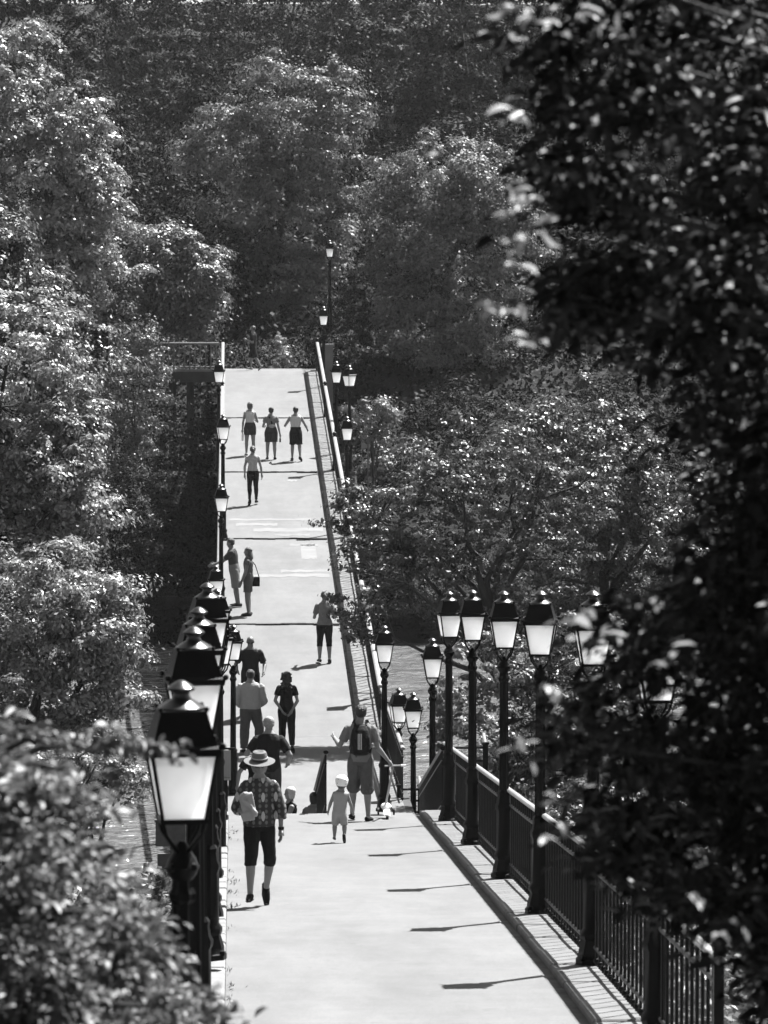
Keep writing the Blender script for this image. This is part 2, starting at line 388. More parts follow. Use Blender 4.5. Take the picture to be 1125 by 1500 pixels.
def handrail(root, x, ds, zf, h=1.05, rx=0.042, rz=0.03, m='handrail'):
    b = MB(); b.tube([(x, d, zf(d) + h) for d in ds], [(rx, rz)] * len(ds), 10); return b.build('handrail', M[m], root, smooth=True)

LAMP_D_R = [20.2, 26.0, 31.8, 37.5, 43.4, 48.9, 55.2, 60.9]
def local(zf, y0): return lambda d: zf(d + y0)
# right railing of the path: ends near the camera at D = 27
def make_rail(name, label, x, d0, d1, zf, bays, pitch, hr_m='handrail', h=1.05, group=None, posts=False):
    r = empty(name, (x, d0, zf(d0)), 0, label, 'railing', group)
    z0 = zf(d0); f = lambda d: zf(d + d0) - z0
    n = max(2, int((d1 - d0) / 2)); handrail(r, 0, [(d1 - d0) * k / n for k in range(n + 1)], f, h, m=hr_m)
    for a, c in bays: rail_bay(r, 0, (a - d0, c - d0), f, pitch, h)
    if posts:
        for d in posts:
            p = MB(); p.box((0, d - d0, f(d - d0) + (h + 0.05) / 2), (0.07, 0.07, h + 0.05)); p.ball((0, d - d0, f(d - d0) + h + 0.09), 0.05, n=8, m=6)
            p.build('post', M['iron_rail'], r)
    return r
kz = lambda d: path_z(d) + 0.05
bays = [(LAMP_D_R[i] + 0.15, LAMP_D_R[i + 1] - 0.15) for i in range(2, 7)] + [(27.9, 31.6), (61.05, 63.9)]
make_rail('railing', 'black iron railing with pale rounded handrail along the right kerb of the near path', 3.33, 27.7, 63.95, kz, bays, 0.32, posts=[27.8])
LAMP_D_L = [20.0, 25.7, 31.5, 37.3, 43.2, 49.0, 54.9, 60.9]
bays = [(LAMP_D_L[i] + 0.15, LAMP_D_L[i + 1] - 0.15) for i in range(0, 7)] + [(61.05, 63.9)]
make_rail('railing', 'black railing with ball feet along the left kerb behind the biggest lantern', -0.40, 20.0, 63.95, kz, bays, 0.40, hr_m='iron_rail')
# the stair railings, seen end on
def stair_line(d): return 4.12 - (4.12 - Z_LAND) * min(1, max(0, (d - D_EDGE) / (D_ST - D_EDGE))) - 0.03
make_rail('stair_railing', 'dark narrow wedge of the middle stair railing standing alone at the path edge', 1.46, D_EDGE + 0.05, D_ST - 0.1, stair_line, [(D_EDGE + .1, D_ST - .2)], 0.09, hr_m='iron', h=1.0)
make_rail('stair_railing', 'black railing running down the right edge of the stairs beside the rightmost lamps', 3.30, D_EDGE + 0.05, D_ST, stair_line, [(D_EDGE + .1, D_ST - .1)], 0.13, hr_m='iron_rail', h=1.05)
make_rail('stair_railing', 'black railing running down the left edge of the stairs beside the white notice board', -0.36, D_EDGE + 0.05, D_ST, stair_line, [(D_EDGE + .1, D_ST - .1)], 0.25, hr_m='iron_rail', h=1.05)
lz = lambda d: Z_LAND
make_rail('landing_railing', 'short railing on the left side of the landing before the bridge', -0.42, D_ST + 3.2, D_BR - .1, lz, [(D_ST + 3.3, D_BR - .2)], 0.45, h=1.05)
make_rail('landing_railing', 'railing with bright curved handrail on the right side of the landing', 3.24, 77.6, D_BR - .1, lz, [(77.7, D_BR - .2)], 0.35, h=1.05)
# small barrier frames to the right of the landing and beyond the near rail
def frame_barrier(label, x0, x1, d, zt, zb, nbar):
    r = empty('barrier', ((x0 + x1) / 2, d, zb), 0, label, 'barrier'); hw = (x1 - x0) / 2; h = zt - zb
    for s in (-1, 1):
        p = MB(); p.box((s * hw, 0, h / 2), (0.09, 0.09, h)); p.box((s * hw, 0, h + 0.02), (0.12, 0.12, 0.04)); p.build('post', M['iron'], r)
    q = MB()
    for k in range(nbar): z = h - 0.05 - k * 0.22; q.tube([(-hw, -0.02, z), (hw, -0.02, z)], 0.022, 8)
    q.build('bar', M['iron_rail'], r)
    t = MB(); t.tube([(hw, 0, h), (hw, 0.5, h + 0.12)], 0.03, 8); t.build('handrail', M['handrail'], r)
    return r
frame_barrier('low black three-bar barrier at the landing corner under the two low lamps', wx(585, 78.5), wx(616, 78.5), 78.5, wz(1156, 78.5), 1.4, 3)
frame_barrier('black barrier with pale end rail half hidden behind the row of right lamp posts', wx(655, 69), wx(712, 69), 69, wz(1094, 69), 2.0, 3)

# ------------------------------------------------------------------ the footbridge
BL, BRX = -0.34, 3.22
br = tag(empty('footbridge', (1.44, D_BR, Z_LAND)), 'long pale footbridge rising straight from the landing up to the dark wood', 'footbridge')
def to_br(o): o.parent = br; o.location = (-1.44, -D_BR, -Z_LAND); return o
bd = [D_BR, 102.4, 115.7, 128.7, 141.6, D_END, 159.5]
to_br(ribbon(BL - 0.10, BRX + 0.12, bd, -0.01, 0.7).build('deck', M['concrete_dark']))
to_br(ribbon(-0.26, 2.68, bd, 0.0, 0.05).build('pavement', M['asphalt']))
to_br(ribbon(2.68, 2.76, bd, -0.004, 0.05).build('kerb_strip', M['kerb_strip']))  # rail's shadow along the bridge kerb, laid in as a dark strip
to_br(slab_kerb(2.76, 3.30, D_BR, D_END, 0.05, 0.65).build('kerb', M['kerb']))
to_br(slab_kerb(-0.42, -0.26, D_BR, D_END, 0.05, 0.9).build('kerb', M['concrete']))
for dj in (102.4, 115.7, 128.7, 141.6):
    j = MB(); n = 14
    for k in range(n):
        x0 = -0.25 + (2.92) * k / n; x1 = -0.25 + 2.92 * (k + 1) / n
        
        dz = 0.016 + 0.012 * random.random(); wv = 0.05 * math.sin(k * 0.9) + random.uniform(-.02, .02); q = 0.10 + 0.22 * (k / n) * (1 if k % 5 else .3)
        j.box(((x0 + x1) / 2, dj + wv, bridge_z(dj) + dz / 2 + .002), (x1 - x0 + 0.01, q, dz + 0.01))
    to_br(j.build('joint_strip', M['rubber']))
for (d, xa, xb, wd) in [(118.3, 0.1, 1.3, .5), (119.2, -0.1, 2.3, .35), (117.3, 0.6, 2.6, .6), (116.4, 1.2, 2.2, .3), (109.6, 0.4, 2.6, .5), (110.3, 1.3, 2.62, .4), (113.6, 1.9, 2.32, 2.6), (114.6, 1.6, 2.4, .35), (126.9, 1.7, 2.0, .4)]:
    m_ = MB(); n = 10
    vs = []
    for k in range(n + 1):
        x = xa + (xb - xa) * k / n; a = d - wd / 2 + random.uniform(-.1, .1); c = d + wd / 2 + random.uniform(-.1, .1)
        vs += [(x, a, bridge_z(a) + .005), (x, c, bridge_z(c) + .005)]
    m_.add(vs, [(2 * k, 2 * k + 2, 2 * k + 3, 2 * k + 1) for k in range(n)])
    to_br(m_.build('paint_patch', M['patch']))
bz = lambda d: bridge_z(min(d, D_END)) + 0.05
def bridge_rail(x, d0, d1, pitch):
    b = MB(); n = 40; b.tube([(x, d0 + (d1 - d0) * k / n, bz(d0 + (d1 - d0) * k / n) + 1.05) for k in range(n + 1)], [(0.06, 0.035)] * (n + 1), 10)
    h_ = to_br(b.build('handrail', M['handrail'], smooth=True))
    P = MB(); m = int((d1 - d0) / pitch)
    for k in range(m):
        d = d0 + (k + .5) * pitch; P.box((x, d, bz(d) + 0.55), (0.028, 0.028, 0.98))
    L = P
    for h in (0.14, 0.88): L.tube([(x, d0 + (d1 - d0) * k / n, bz(d0 + (d1 - d0) * k / n) + h) for k in range(n + 1)], 0.02, 6)
    to_br(L.build('baluster_panel', M['iron_rail']))
    for dj in (102.4, 115.7, 128.7, 141.6, D_END - .1):
        p = MB(); p.box((x, dj, bz(dj) + 0.55), (0.10, 0.14, 1.1)); p.ball((x, dj, bz(dj) + 1.16), 0.07, n=8, m=6); to_br(p.build('rail_post', M['iron_rail']))
bridge_rail(BRX, D_BR, D_END, 0.34); bridge_rail(BL, D_BR, D_END, 0.34)
for (d, zt) in ((107, None), (140.5, None), (154.0, None)):
    p = MB(); zt = bridge_z(d) - 0.7
    for sx_ in (-0.25, 3.1): p.box((sx_, d, (zt - 3) / 2), (0.55, 1.1, zt + 3))
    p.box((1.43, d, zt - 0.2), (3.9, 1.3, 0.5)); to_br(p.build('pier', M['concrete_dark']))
p = MB(); zt = wz(507, D_END); p.box((3.62, D_END + .3, zt / 2 - 0.2), (0.40, 0.40, zt + 0.4)); p.box((3.62, D_END + .3, zt + 0.03), (0.50, 0.50, 0.10))
to_br(p.build('end_pillar', M['concrete']))
# the side arm to the left at the far end, on columns
zT = bridge_z(D_END)
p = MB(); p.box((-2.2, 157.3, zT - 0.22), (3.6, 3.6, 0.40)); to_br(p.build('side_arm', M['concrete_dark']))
p = MB(); p.box((-2.2, 155.55, zT + 0.03), (3.6, 0.16, 0.10)); to_br(p.build('arm_kerb', M['concrete']))
P = MB()
for k in range(17): P.box((-0.60 - k * 0.20, 155.55, zT + 0.56), (0.035, 0.05, 0.95))
to_br(P.build('arm_baluster_panel', M['sign_grey']))
P = MB(); P.tube([(-0.5, 155.55, zT + 1.05), (-4.0, 155.55, zT + 1.05)], 0.045, 8); P.tube([(-0.5, 155.55, zT + .16), (-4.0, 155.55, zT + .16)], 0.025, 8)
to_br(P.build('arm_handrail', M['sign_grey']))
for px in (253, 279):
    p = MB(); x = wx(px, 156.3); p.tube([(x, 156.3, 1.8), (x, 156.3, zT - 0.42)], [0.15, 0.14], 12); to_br(p.build('column', M['concrete_dark']))
p = MB(); p.box((wx(266, 156.3), 156.3, wz(645, 156.3)), (0.62, 0.22, 0.30)); to_br(p.build('cross_beam', M['concrete_dark']))

# ------------------------------------------------------------------ lamps
def make_lamp(H=3.45):
    r = empty('street_lamp', (0, 0, 0))
    zl = H - 0.67                                             # bottom of the lantern
    b = MB()
    b.lathe([(0.16, 0), (0.16, 0.05), (0.14, 0.07), (0.135, 0.12), (0.12, 0.17), (0.105, 0.22), (0.12, 0.25), (0.12, 0.29), (0.092, 0.33), (0.09, 0.80), (0.105, 0.83), (0.11, 0.87), (0.09, 0.91), (0.078, 0.98), (0.085, 1.02), (0.06, 1.06)], 8)
    for k in range(4): a = math.pi / 4 + k * math.pi / 2; b.ball((0.145 * math.cos(a), 0.145 * math.sin(a), 0.06), 0.032, n=6, m=4)
    b.build('base', M['iron'], r, smooth=True)
    b = MB(); n = 16; prof = [(0.056, 1.05), (0.053, 1.6), (0.048, zl - 0.42), (0.062, zl - 0.40), (0.066, zl - 0.37), (0.05, zl - 0.34), (0.047, zl - 0.30)]
    vs = []
    for rr, z in prof: vs += [(rr * (1 + (0.10 if k % 2 else -0.05)) * math.cos(2 * math.pi * k / n), rr * (1 + (0.10 if k % 2 else -0.05)) * math.sin(2 * math.pi * k / n), z) for k in range(n)]
    b.add(vs, [(i * n + k, i * n + (k + 1) % n, (i + 1) * n + (k + 1) % n, (i + 1) * n + k) for i in range(len(prof) - 1) for k in range(n)])
    b.build('post', M['iron'], r)
    b = MB()
    b.lathe([(0.045, zl - 0.31), (0.07, zl - 0.28), (0.085, zl - 0.24), (0.07, zl - 0.20), (0.05, zl - 0.17), (0.03, zl - 0.13), (0.012, zl - 0.11)], 10)
    for k in range(4):
        a = math.pi / 4 + k * math.pi / 2; c, s_ = math.cos(a), math.sin(a); b.ball((0.075 * c, 0.075 * s_, zl - 0.235), 0.022, n=6, m=4)
        b.tube([(0.03 * c, 0.03 * s_, zl - 0.17), (0.075 * c, 0.075 * s_, zl - 0.12), (0.125 * c, 0.125 * s_, zl - 0.07), (0.150 * c, 0.150 * s_, zl + 0.0)], 0.011, 6)
    b.build('bracket', M['iron'], r, smooth=True)
    q2 = math.sqrt(2); hb, ht, hg = 0.105, 0.160, 0.33       # half width of glass bottom, top; glass height
    b = MB()
    for sx_, sy_ in ((1, 1), (1, -1), (-1, -1), (-1, 1)): b.tube([(sx_ * hb, sy_ * hb, zl), (sx_ * ht, sy_ * ht, zl + hg)], 0.010, 6)
    for h_, z in ((hb, zl - 0.004), (ht + .002, zl + hg + 0.002)):
        for k in range(4):
            a = k * math.pi / 2; mt = Matrix.Rotation(a, 4, 'Z'); b.box((0, h_, z), (2 * h_ + 0.026, 0.024, 0.024), mtx=mt)
    b.build('lantern_frame', M['iron'], r)
    for k in range(4):
        g = MB(); mt = Matrix.Rotation(k * math.pi / 2, 4, 'Z'); e = 0.004
        g.add([mt @ Vector(v) for v in ((-hb, -hb + e, zl), (hb, -hb + e, zl), (ht, -ht + e, zl + hg), (-ht, -ht + e, zl + hg))], [(0, 1, 2, 3)])
        g.build('pane', M['pane'], r)
    zr = zl + hg + 0.012
    b = MB(); b.box((0, 0, zl + hg + 0.004), (2 * ht - .03, 2 * ht - .03, 0.006)); b.build('added_reflector', M['white_plastic'], r)  # added white plate under the roof, bounces daylight onto the panes
    b = MB(); b.box((0, 0, zl + 0.006), (2 * hb - .02, 2 * hb - .02, 0.006)); b.build('added_floor_reflector', M['white_plastic'], r)  # second added plate, white to brighten the panes from below
    b = MB(); b.lathe([(0.176 * q2, zr), (0.178 * q2, zr + 0.016), (0.158 * q2, zr + 0.030), (0.115 * q2, zr + 0.185), (0.118 * q2, zr + 0.195)], sq=True)
    for k in range(4):
        a = math.pi / 4 + k * math.pi / 2; c, s_ = math.cos(a), math.sin(a)
        b.ball((0.18 * q2 * c, 0.18 * q2 * s_, zr + 0.028), 0.020, n=6, m=4); b.ball((0.112 * q2 * c, 0.112 * q2 * s_, zr + 0.205), 0.013, n=6, m=4)
    b.build('roof', M['iron'], r, smooth=True)
    b = MB(); z = zr + 0.193
    b.lathe([(0.118, z), (0.118, z + 0.014), (0.085, z + 0.036), (0.05, z + 0.055), (0.040, z + 0.075), (0.042, z + 0.088), (0.066, z + 0.096), (0.070, z + 0.108), (0.045, z + 0.128), (0.022, z + 0.142), (0.01, z + 0.146)], 14)
    b.build('cap', M['iron_gloss'], r, smooth=True)
    return r
lamp0 = make_lamp(); lamp_used = False
def lamp(x, D, z, rot, label, group, tilt=0.0, name=None):
    global lamp_used
    o = lamp0 if not lamp_used else copy_tree(lamp0); lamp_used = True
    o.location = (x, D, z); o.rotation_euler = (R(random.uniform(-.25, .25)), R(random.uniform(-.25, .25)), R(rot)); tag(o, label, 'street lamp', group); return o
G1 = 'lamps along the right kerb of the near path'; G2 = 'lamps along the left kerb of the near path'; G3 = 'lamps along the footbridge'; G4 = 'lamps around the landing'
ordn = ['right-hand lamp closest to the stairs, at the left end of the tall row', 'right-hand lamp second from the left in the tall row, overlapping its neighbour', 'right-hand lamp in the middle of the row with a clear square lantern',
        'right-hand lamp with a lit strip on its left pane, beside hanging leaves', 'right-hand lamp whose lantern is partly covered by drooping leaves', 'right-hand lamp almost hidden inside the dark foreground foliage', 'lamp post behind the dark foreground foliage nearest the railing end']
for i, (px, D, rot, ty) in enumerate([(658, 60.9, 9, 868), (693, 55.2, 0, 866), (740, 48.9, 1, 868), (793, 43.4, -9, 868), (872, 37.5, 1, 868), (966, 31.8, 3, 903)]):
    lamp(wx(px, D), D, wz(ty, D) - 3.45, rot, ordn[i], G1)
left = ['biggest and nearest lamp with glowing square lantern in front of the left bush', 'second nearest left lamp, its cap just above the big lantern', 'third left lamp, only its cap and shoulder showing between others', 'fourth left lamp with black roof below the farther small lantern']
for i, (px, D, rot, ty) in enumerate([(267, 20.0, 7, 1000), (285, 25.7, 7, 920), (290, 31.5, 8, 891), (305, 37.3, 9, 855)]):
    lamp(wx(px, D), D, wz(ty, D) - 3.45, rot, left[i], G2)
left2 = ['left lamp hidden in line behind the fourth left lamp', 'left lamp hidden in line behind the nearest four lanterns', 'left lamp showing a sliver of glass right of the nearest lanterns', 'last left lamp of the near path at the top of the stairs']
for i, (px, D, ty) in enumerate([(307, 43.2, 878), (312, 49.0, 893), (320, 54.9, 900), (318, 60.9, 863)]):
    lamp(wx(px, D), D, wz(ty, D) - 3.45, 9, left2[i], G2)
lamp(0.0, 79.0, wz(916, 79) - 3.45, 2, 'slim lamp left of the bridge entrance beside the man in the pale sweater', G4)
lamp(wx(563, 75.5), 75.5, wz(918, 75.5) - 3.45, -1, 'slim lamp right of the bridge entrance beside the man with the backpack', G4)
lamp(wx(634, 70.6), 70.6, wz(937, 70.6) - 3.45, 0, 'lamp standing on the right side of the stairs left of the tall right row', G4)
lamp(wx(583, 80.5), 80.5, wz(1010, 80.5) - 3.45, 9, 'left one of two low lamps side by side below the landing', G4)
lamp(wx(606, 78.5), 78.5, wz(1017, 78.5) - 3.45, -1, 'right one of two low lamps side by side below the landing', G4)
bl = ['left bridge lamp right above the stacked near lanterns', 'left bridge lamp above the man leaning on the rail', 'left bridge lamp level with the three walkers', 'left bridge lamp at the top end of the bridge']
for i, (px, D, ty) in enumerate([(316, 91.5, 828), (323, 101.5, 709), (326, 112.0, 607), (320, 127.5, 528)]):
    lamp(wx(px, D), D, wz(ty, D) - 3.45, [6, 4, 7, 3][i], bl[i], G3)
brl = ['right bridge lamp veiled by the leaves of the small tree', 'right bridge lamp with pale lantern beside the square sign', 'right bridge lamp closest to the end pillar on its left', 'small twisted lamp just right of another at the bridge top', 'lamp rising above the end pillar of the bridge', 'highest and farthest lamp against the dark wood']
for i, (px, D, ty, rot) in enumerate([(553, 93.0, 858, 3), (508, 117.0, 610, 2), (492, 129.0, 529, 2), (512, 133.0, 535, 38), (474, 150.0, 449, -2), (483, 165.0, 352, 2)]):
    zb = wz(ty, D) - 3.45
    lamp(wx(px, D), D, zb, rot, brl[i], G3)
    # lamps that stand outside the deck are carried by a stone plinth
    if i in (0, 1, 2, 3):
        t = terrain_z(wx(px, D), D); q = empty('lamp_plinth', (wx(px, D), D, t), 0, ['dark plinth under the leaf-veiled bridge lamp', 'dark flared plinth under the lamp beside the square sign', 'dark plinth under the lamp by the bridge end', 'dark plinth under the twisted lamp'][i], 'plinth')
        b = MB(); h = zb - t
        b.lathe([(0.30, 0), (0.26, h - 0.5), (0.22, h - 0.1), (0.24, h - 0.08), (0.24, h)], 8); b.build('plinth_shaft', M['concrete_dark'], q)
t = terrain_z(wx(483, 165), 165)
D = 160.5; zb = wz(462, D) - 3.45; t = terrain_z(wx(306, D), D); q = empty('lamp_plinth', (wx(306, D), D, t - .1), 0, 'plinth of the dim lamp behind the side arm', 'plinth'); b = MB(); b.lathe([(0.3, 0), (.25, zb - t + .1)], 8); b.build('plinth_shaft', M['concrete_dark'], q)
lamp(wx(306, D), D, zb, 12, 'dim lamp in the shade behind the side arm left of the bridge top', G3)

# ------------------------------------------------------------------ signs, posts and hoops
D = 68.0; q = empty('notice_board', (wx(328, D), D, stair_line(D)), 0, 'white notice board left of the stairs with small lettering along its bottom', 'notice board')
z0 = wz(1145, D) - stair_line(D); z1 = wz(1101, D) - stair_line(D); hw = (z1 - z0) / 2
b = MB(); b.box((0, 0, (z0 + z1) / 2), (0.20, 0.03, z1 - z0)); b.build('board', M['sign_white'], q, bevel=0.004)
b = MB(); b.box((0.0, 0.05, z0 / 2 + 0.2), (0.10, 0.05, z0 + 0.5)); b.build('post', M['iron'], q)
b = MB(); b.box((0, -0.005, z1 + 0.03), (0.34, 0.05, 0.03)); b.build('top_rail', M['iron'], q)
tc_ = bpy.data.curves.new('lettering', 'FONT'); tc_.body = 'Île à Marne'; tc_.size = 0.036; tc_.extrude = 0.0015; tc_.align_x = 'CENTER'
to = bpy.data.objects.new('lettering', tc_); COL.objects.link(to); to.data.materials.append(M['sign_ink'])
bpy.context.view_layer.update(); tm = bpy.data.meshes.new_from_object(to.evaluated_get(bpy.context.evaluated_depsgraph_get())); bpy.data.objects.remove(to)
tm.materials.clear(); tm.materials.append(M['sign_ink']); to = bpy.data.objects.new('lettering', tm); COL.objects.link(to); to.parent = q
to.location = (0.0, -0.018, z0 + 0.035); to.rotation_euler = (R(90), 0, 0)
# two grey panels on a post by the water, left
D = 74.0; t = terrain_z(-1.1, D); q = empty('info_panel', (wx(248, D), D, t), 0, 'grey double panel on a post behind the biggest left lantern, by the water', 'sign')
b = MB(); b.box((0, 0, wz(1224, D) - t), (wx(268, D) - wx(224, D), 0.05, 0.46)); b.box((0, -0.03, wz(1204, D) - t), (0.58, 0.10, 0.04)); b.build('upper_panel', M['sign_grey'], q, bevel=.005)
b = MB(); b.box((-0.08, -0.01, wz(1271, D) - t), (0.32, 0.05, 0.44)); b.build('lower_panel', M['sign_grey'], q, bevel=.005)
b = MB(); h = wz(1208, D) - t; b.box((0.05, 0.05, h / 2), (0.11, 0.06, h)); b.build('post', M['sign_grey'], q)
D = 72.0; t = terrain_z(-1.4, D); q = empty('quay_railing', (wx(220, D), D, t), 0, 'dark square post with a horizontal bar on the left quay beside the bush', 'railing')
h = wz(1313, D) - t
b = MB(); b.box((0, 0, h / 2), (0.13, 0.13, h)); b.box((0, 0, h - 0.06), (0.18, 0.18, 0.14)); b.build('post', M['iron'], q, bevel=.008)
b = MB(); b.box((-1.2, 0, h - 0.07), (2.3, 0.07, 0.07)); b.box((-1.2, 0, h - 0.55), (2.3, 0.05, 0.05)); b.build('bar', M['iron'], q)
b = MB(); b.box((-2.35, 0, h / 2), (0.13, 0.13, h)); b.build('post', M['iron'], q)
D = 69.0; t = terrain_z(-1.0, D); q = empty('hoop_barrier', (wx(250, D), D, t), 0, 'small metal barrier with two rounded hoops left of the nearest lamp post', 'barrier')
b = MB(); b.box((0, 0.04, (wz(1316, D) - t) / 2), (0.10, 0.06, wz(1316, D) - t)); b.build('post', M['iron'], q)
for ya, yb in ((1317, 1350), (1354, 1386)):
    za, zb = wz(ya, D) - t, wz(yb, D) - t; hh = (za - zb) / 2; c = (za + zb) / 2; b = MB()
    pts = [(0.10, 0, za)] + [(-0.08 - hh * math.sin(math.pi * k / 10), 0, c + hh * math.cos(math.pi * k / 10)) for k in range(11)] + [(0.10, 0, zb)]
    b.tube(pts, 0.016, 8, cap=True); b.build('hoop', M['handrail'], q, smooth=True)
# square sign seen from behind, on the far bank
D = 148.0; t = terrain_z(wx(538, D), D); q = empty('road_sign', (wx(538, D), D, t), 0, 'pale square sign seen from behind on a thin post on the far right bank', 'sign')
h = wz(641, D) - t; b = MB(); b.box((0, 0, h - 0.20), (0.44, 0.02, 0.40)); b.build('plate', M['sign_white'], q)
b = MB(); b.box((0.02, -0.03, h / 2), (0.06, 0.04, h)); b.box((0, -0.03, h - 0.02), (0.34, 0.03, 0.03)); b.build('post', M['sign_grey'], q)
D = 146.0; t = terrain_z(wx(535, D), D); q = empty('fence_frame', (wx(533, D), D, t), 0, 'thin dark fence frame below the square sign on the far bank', 'fence')
h = wz(690, D) - t; b = MB(); b.tube([(-0.15, 0, 0), (-0.15, 0, h), (0.5, 0, h), (0.5, 0, 0)], 0.02, 6); b.build('frame', M['iron'], q)
b = MB(); b.box((-0.28, 0, (h - 0.2) / 2), (0.09, 0.09, h - 0.2)); b.build('post', M['iron'], q)
# retaining walls
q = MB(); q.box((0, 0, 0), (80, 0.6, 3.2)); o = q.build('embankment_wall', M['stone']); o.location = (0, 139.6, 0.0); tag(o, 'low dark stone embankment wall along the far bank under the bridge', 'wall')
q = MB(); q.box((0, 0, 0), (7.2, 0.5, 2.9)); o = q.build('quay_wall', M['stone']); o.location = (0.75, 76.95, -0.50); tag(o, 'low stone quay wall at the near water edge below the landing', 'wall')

# ------------------------------------------------------------------ people
V = Vector
def rotx(a): return Matrix.Rotation(a, 3, 'X')
def rotz(a): return Matrix.Rotation(a, 3, 'Z')
def unit(t): return V(t).normalized()

def person(label, px, D, H, yaw, female=False, vox=0.0085, legf=0.525, hs=1.0, lean=0, head_pitch=0, head_yaw=0, legs=None, arms=None, feet=None,
           skin='skin', hair=None, hairm='hair_dark', tops=None, bottoms=None, shoes='black_cloth', z=None, wide=1.0, seated=False, extra=None, tilt=0, relax=0.5):
    x0 = wx(px, D); z0 = path_z(D) if z is None else z
    thick = H * wide; hh = 0.135 * H * hs; leg = legf * H
    Rl = rotx(-R(lean)) @ Matrix.Rotation(R(tilt), 3, 'Y')
    sh_z = (H - hh - 0.030 * H / max(hs, 1) ** 3 - leg)      # shoulder height above the pelvis
    shw = (0.098 if female else 0.110) * H * (1 if hs < 1.2 else 0.95) * wide; hw = 0.050 * H * wide
    T = lambda p: Rl @ V(p)
    legs = legs or {'L': ((-.03, .05, -1), (-.02, -.02, -1)), 'R': ((.03, .05, -1), (.02, -.02, -1))}
    arms = arms or {'L': ((-.15, -.02, -1), (-.08, .12, -1)), 'R': ((.15, -.02, -1), (.08, .12, -1))}
    feet = feet or {'L': (-.12, 1, 0), 'R': (.12, 1, 0)}
    thl, shl, fh = leg * 0.475, leg * 0.445, leg * 0.08
    J = {}; low = 1e9
    for s, sg in (('L', -1), ('R', 1)):
        hip = V((sg * hw, 0, -0.01 * H)); kn = hip + unit(legs[s][0]) * thl; an = kn + unit(legs[s][1]) * shl
        fd = unit(feet[s]); up = (V((0, 0, 1)) - fd * fd.z).normalized() if abs(fd.z) < .99 else V((0, -1, 0))
        heel = an - up * fh - fd * 0.035 * H; toe = an - up * fh + fd * 0.108 * H * (1 if hs < 1.2 else 1.1)
        J[s] = (hip, kn, an, fd, up, heel, toe); low = min(low, heel.z, toe.z)
        shd = T((sg * shw * (.97 if tops and tops[2] > .05 else .93), 0, sh_z * .86)); el = shd + unit(arms[s][0]) * 0.172 * H * (1 if hs < 1.2 else .9); wr = el + unit(arms[s][1]) * 0.150 * H * (1 if hs < 1.2 else .9)
        J['a' + s] = (shd, el, wr)
    if seated: low = -0.06 * H - 0.0
    off = V((0, 0, -low))
    def P(v): return V(v) + off
    # torso profile: (height fraction of shoulder height, half width, half depth)
    if female: prof = [(-.16, .060, .050), (-.06, .098, .074), (.06, .100, .074), (.24, .084, .060), (.42, .070, .052), (.62, .080, .062), (.76, .088, .070), (.86, .089, .058), (.94, .074, .052), (1.0, .054, .046), (1.06, .042, .038), (1.12, .034, .034)]
    else: prof = [(-.16, .062, .052), (-.06, .094, .070), (.06, .094, .068), (.24, .086, .062), (.42, .084, .060), (.62, .096, .066), (.78, .106, .070), (.86, .107, .064), (.94, .090, .058), (1.0, .066, .050), (1.06, .046, .042), (1.12, .036, .036)]
    kk = 1.0 if hs < 1.2 else 1.12
    def torso(b, lo, hi, infl, flare=0.0):
        hs_ = [lo + (hi - lo) * i / 11 for i in range(12)]; rs = []
        for h in hs_:
            a = np.interp(h, [q[0] for q in prof], [q[1] for q in prof]) * thick * kk; c = np.interp(h, [q[0] for q in prof], [q[2] for q in prof]) * thick * kk
            fl = flare * max(0, (0.55 - h))
            rs.append((P(T((0, 0, h * sh_z))), Rl @ V((a + infl + fl, 0, 0)), Rl @ V((0, c + infl + fl, 0))))
        b.rings(rs, 18)
    def limb(b, pts, rad): b.tube([P(p) for p in pts], rad, 12)
    up_r = [(0.0, .032), (.35, .030), (.8, .025), (1.0, .0235)]; fo_r = [(0, .0245), (.25, .0255), (.7, .0185), (1, .0155)]
    th_r = [(0, .056), (.3, .051), (.7, .040), (1, .0345)]; ca_r = [(0, .0335), (.28, .036), (.65, .026), (1, .0205)]
    fem = 1.0 if not female else 0.90
    def seg(b, a, c, prof_, t0, t1, infl, k=5, f=1.0, fl=0.0):
        pts = []; rd = []
        for i in range(k + 1):
            t = t0 + (t1 - t0) * i / k; pts.append(a + (c - a) * t)
            rd.append(np.interp(t, [q[0] for q in prof_], [q[1] for q in prof_]) * thick * f * kk + infl + fl * t)
        limb(b, pts, rd)
    def arm(b, s, extent, infl, fl=0.0):                    # extent 0..1 upper, 1..2 forearm
        shd, el, wr = J['a' + s]
        b.ball(P(shd), 0.0335 * thick * kk * fem + infl * .45, n=12, m=8)
        seg(b, shd, el, up_r, 0, min(1, extent), infl, f=fem, fl=fl)
        if extent > 1: b.ball(P(el), 0.0245 * thick * kk * fem + infl + fl, n=10, m=7); seg(b, el, wr, fo_r, 0, min(1, extent - 1), infl + fl, f=fem)
    def legm(b, s, extent, infl, fl=0.0):
        hip, kn, an = J[s][:3]; b.ball(P(hip), 0.055 * thick * kk + infl, n=12, m=8)
        seg(b, hip, kn, th_r, 0, min(1, extent), infl, f=1.04 if female else 1.0, fl=fl)
        if extent > 1: b.ball(P(kn), 0.035 * thick * kk + infl + fl, n=10, m=7); seg(b, kn, an, ca_r, 0, min(1, extent - 1), infl + fl)
    # head frame
    Hr = Rl @ rotz(R(head_yaw)) @ rotx(-R(head_pitch))
    neck0 = T((0, 0, sh_z * 1.0)); hc = T((0, 0.006 * H, H - leg - hh * 0.5 - 0.0)); u = hh / 2
    def hd(p): return P(hc + Hr @ (V(p) * u))
    b = MB()
    torso(b, -.16, 1.12, 0)
    for s in 'LR': arm(b, s, 2, 0); legm(b, s, 2, 0)
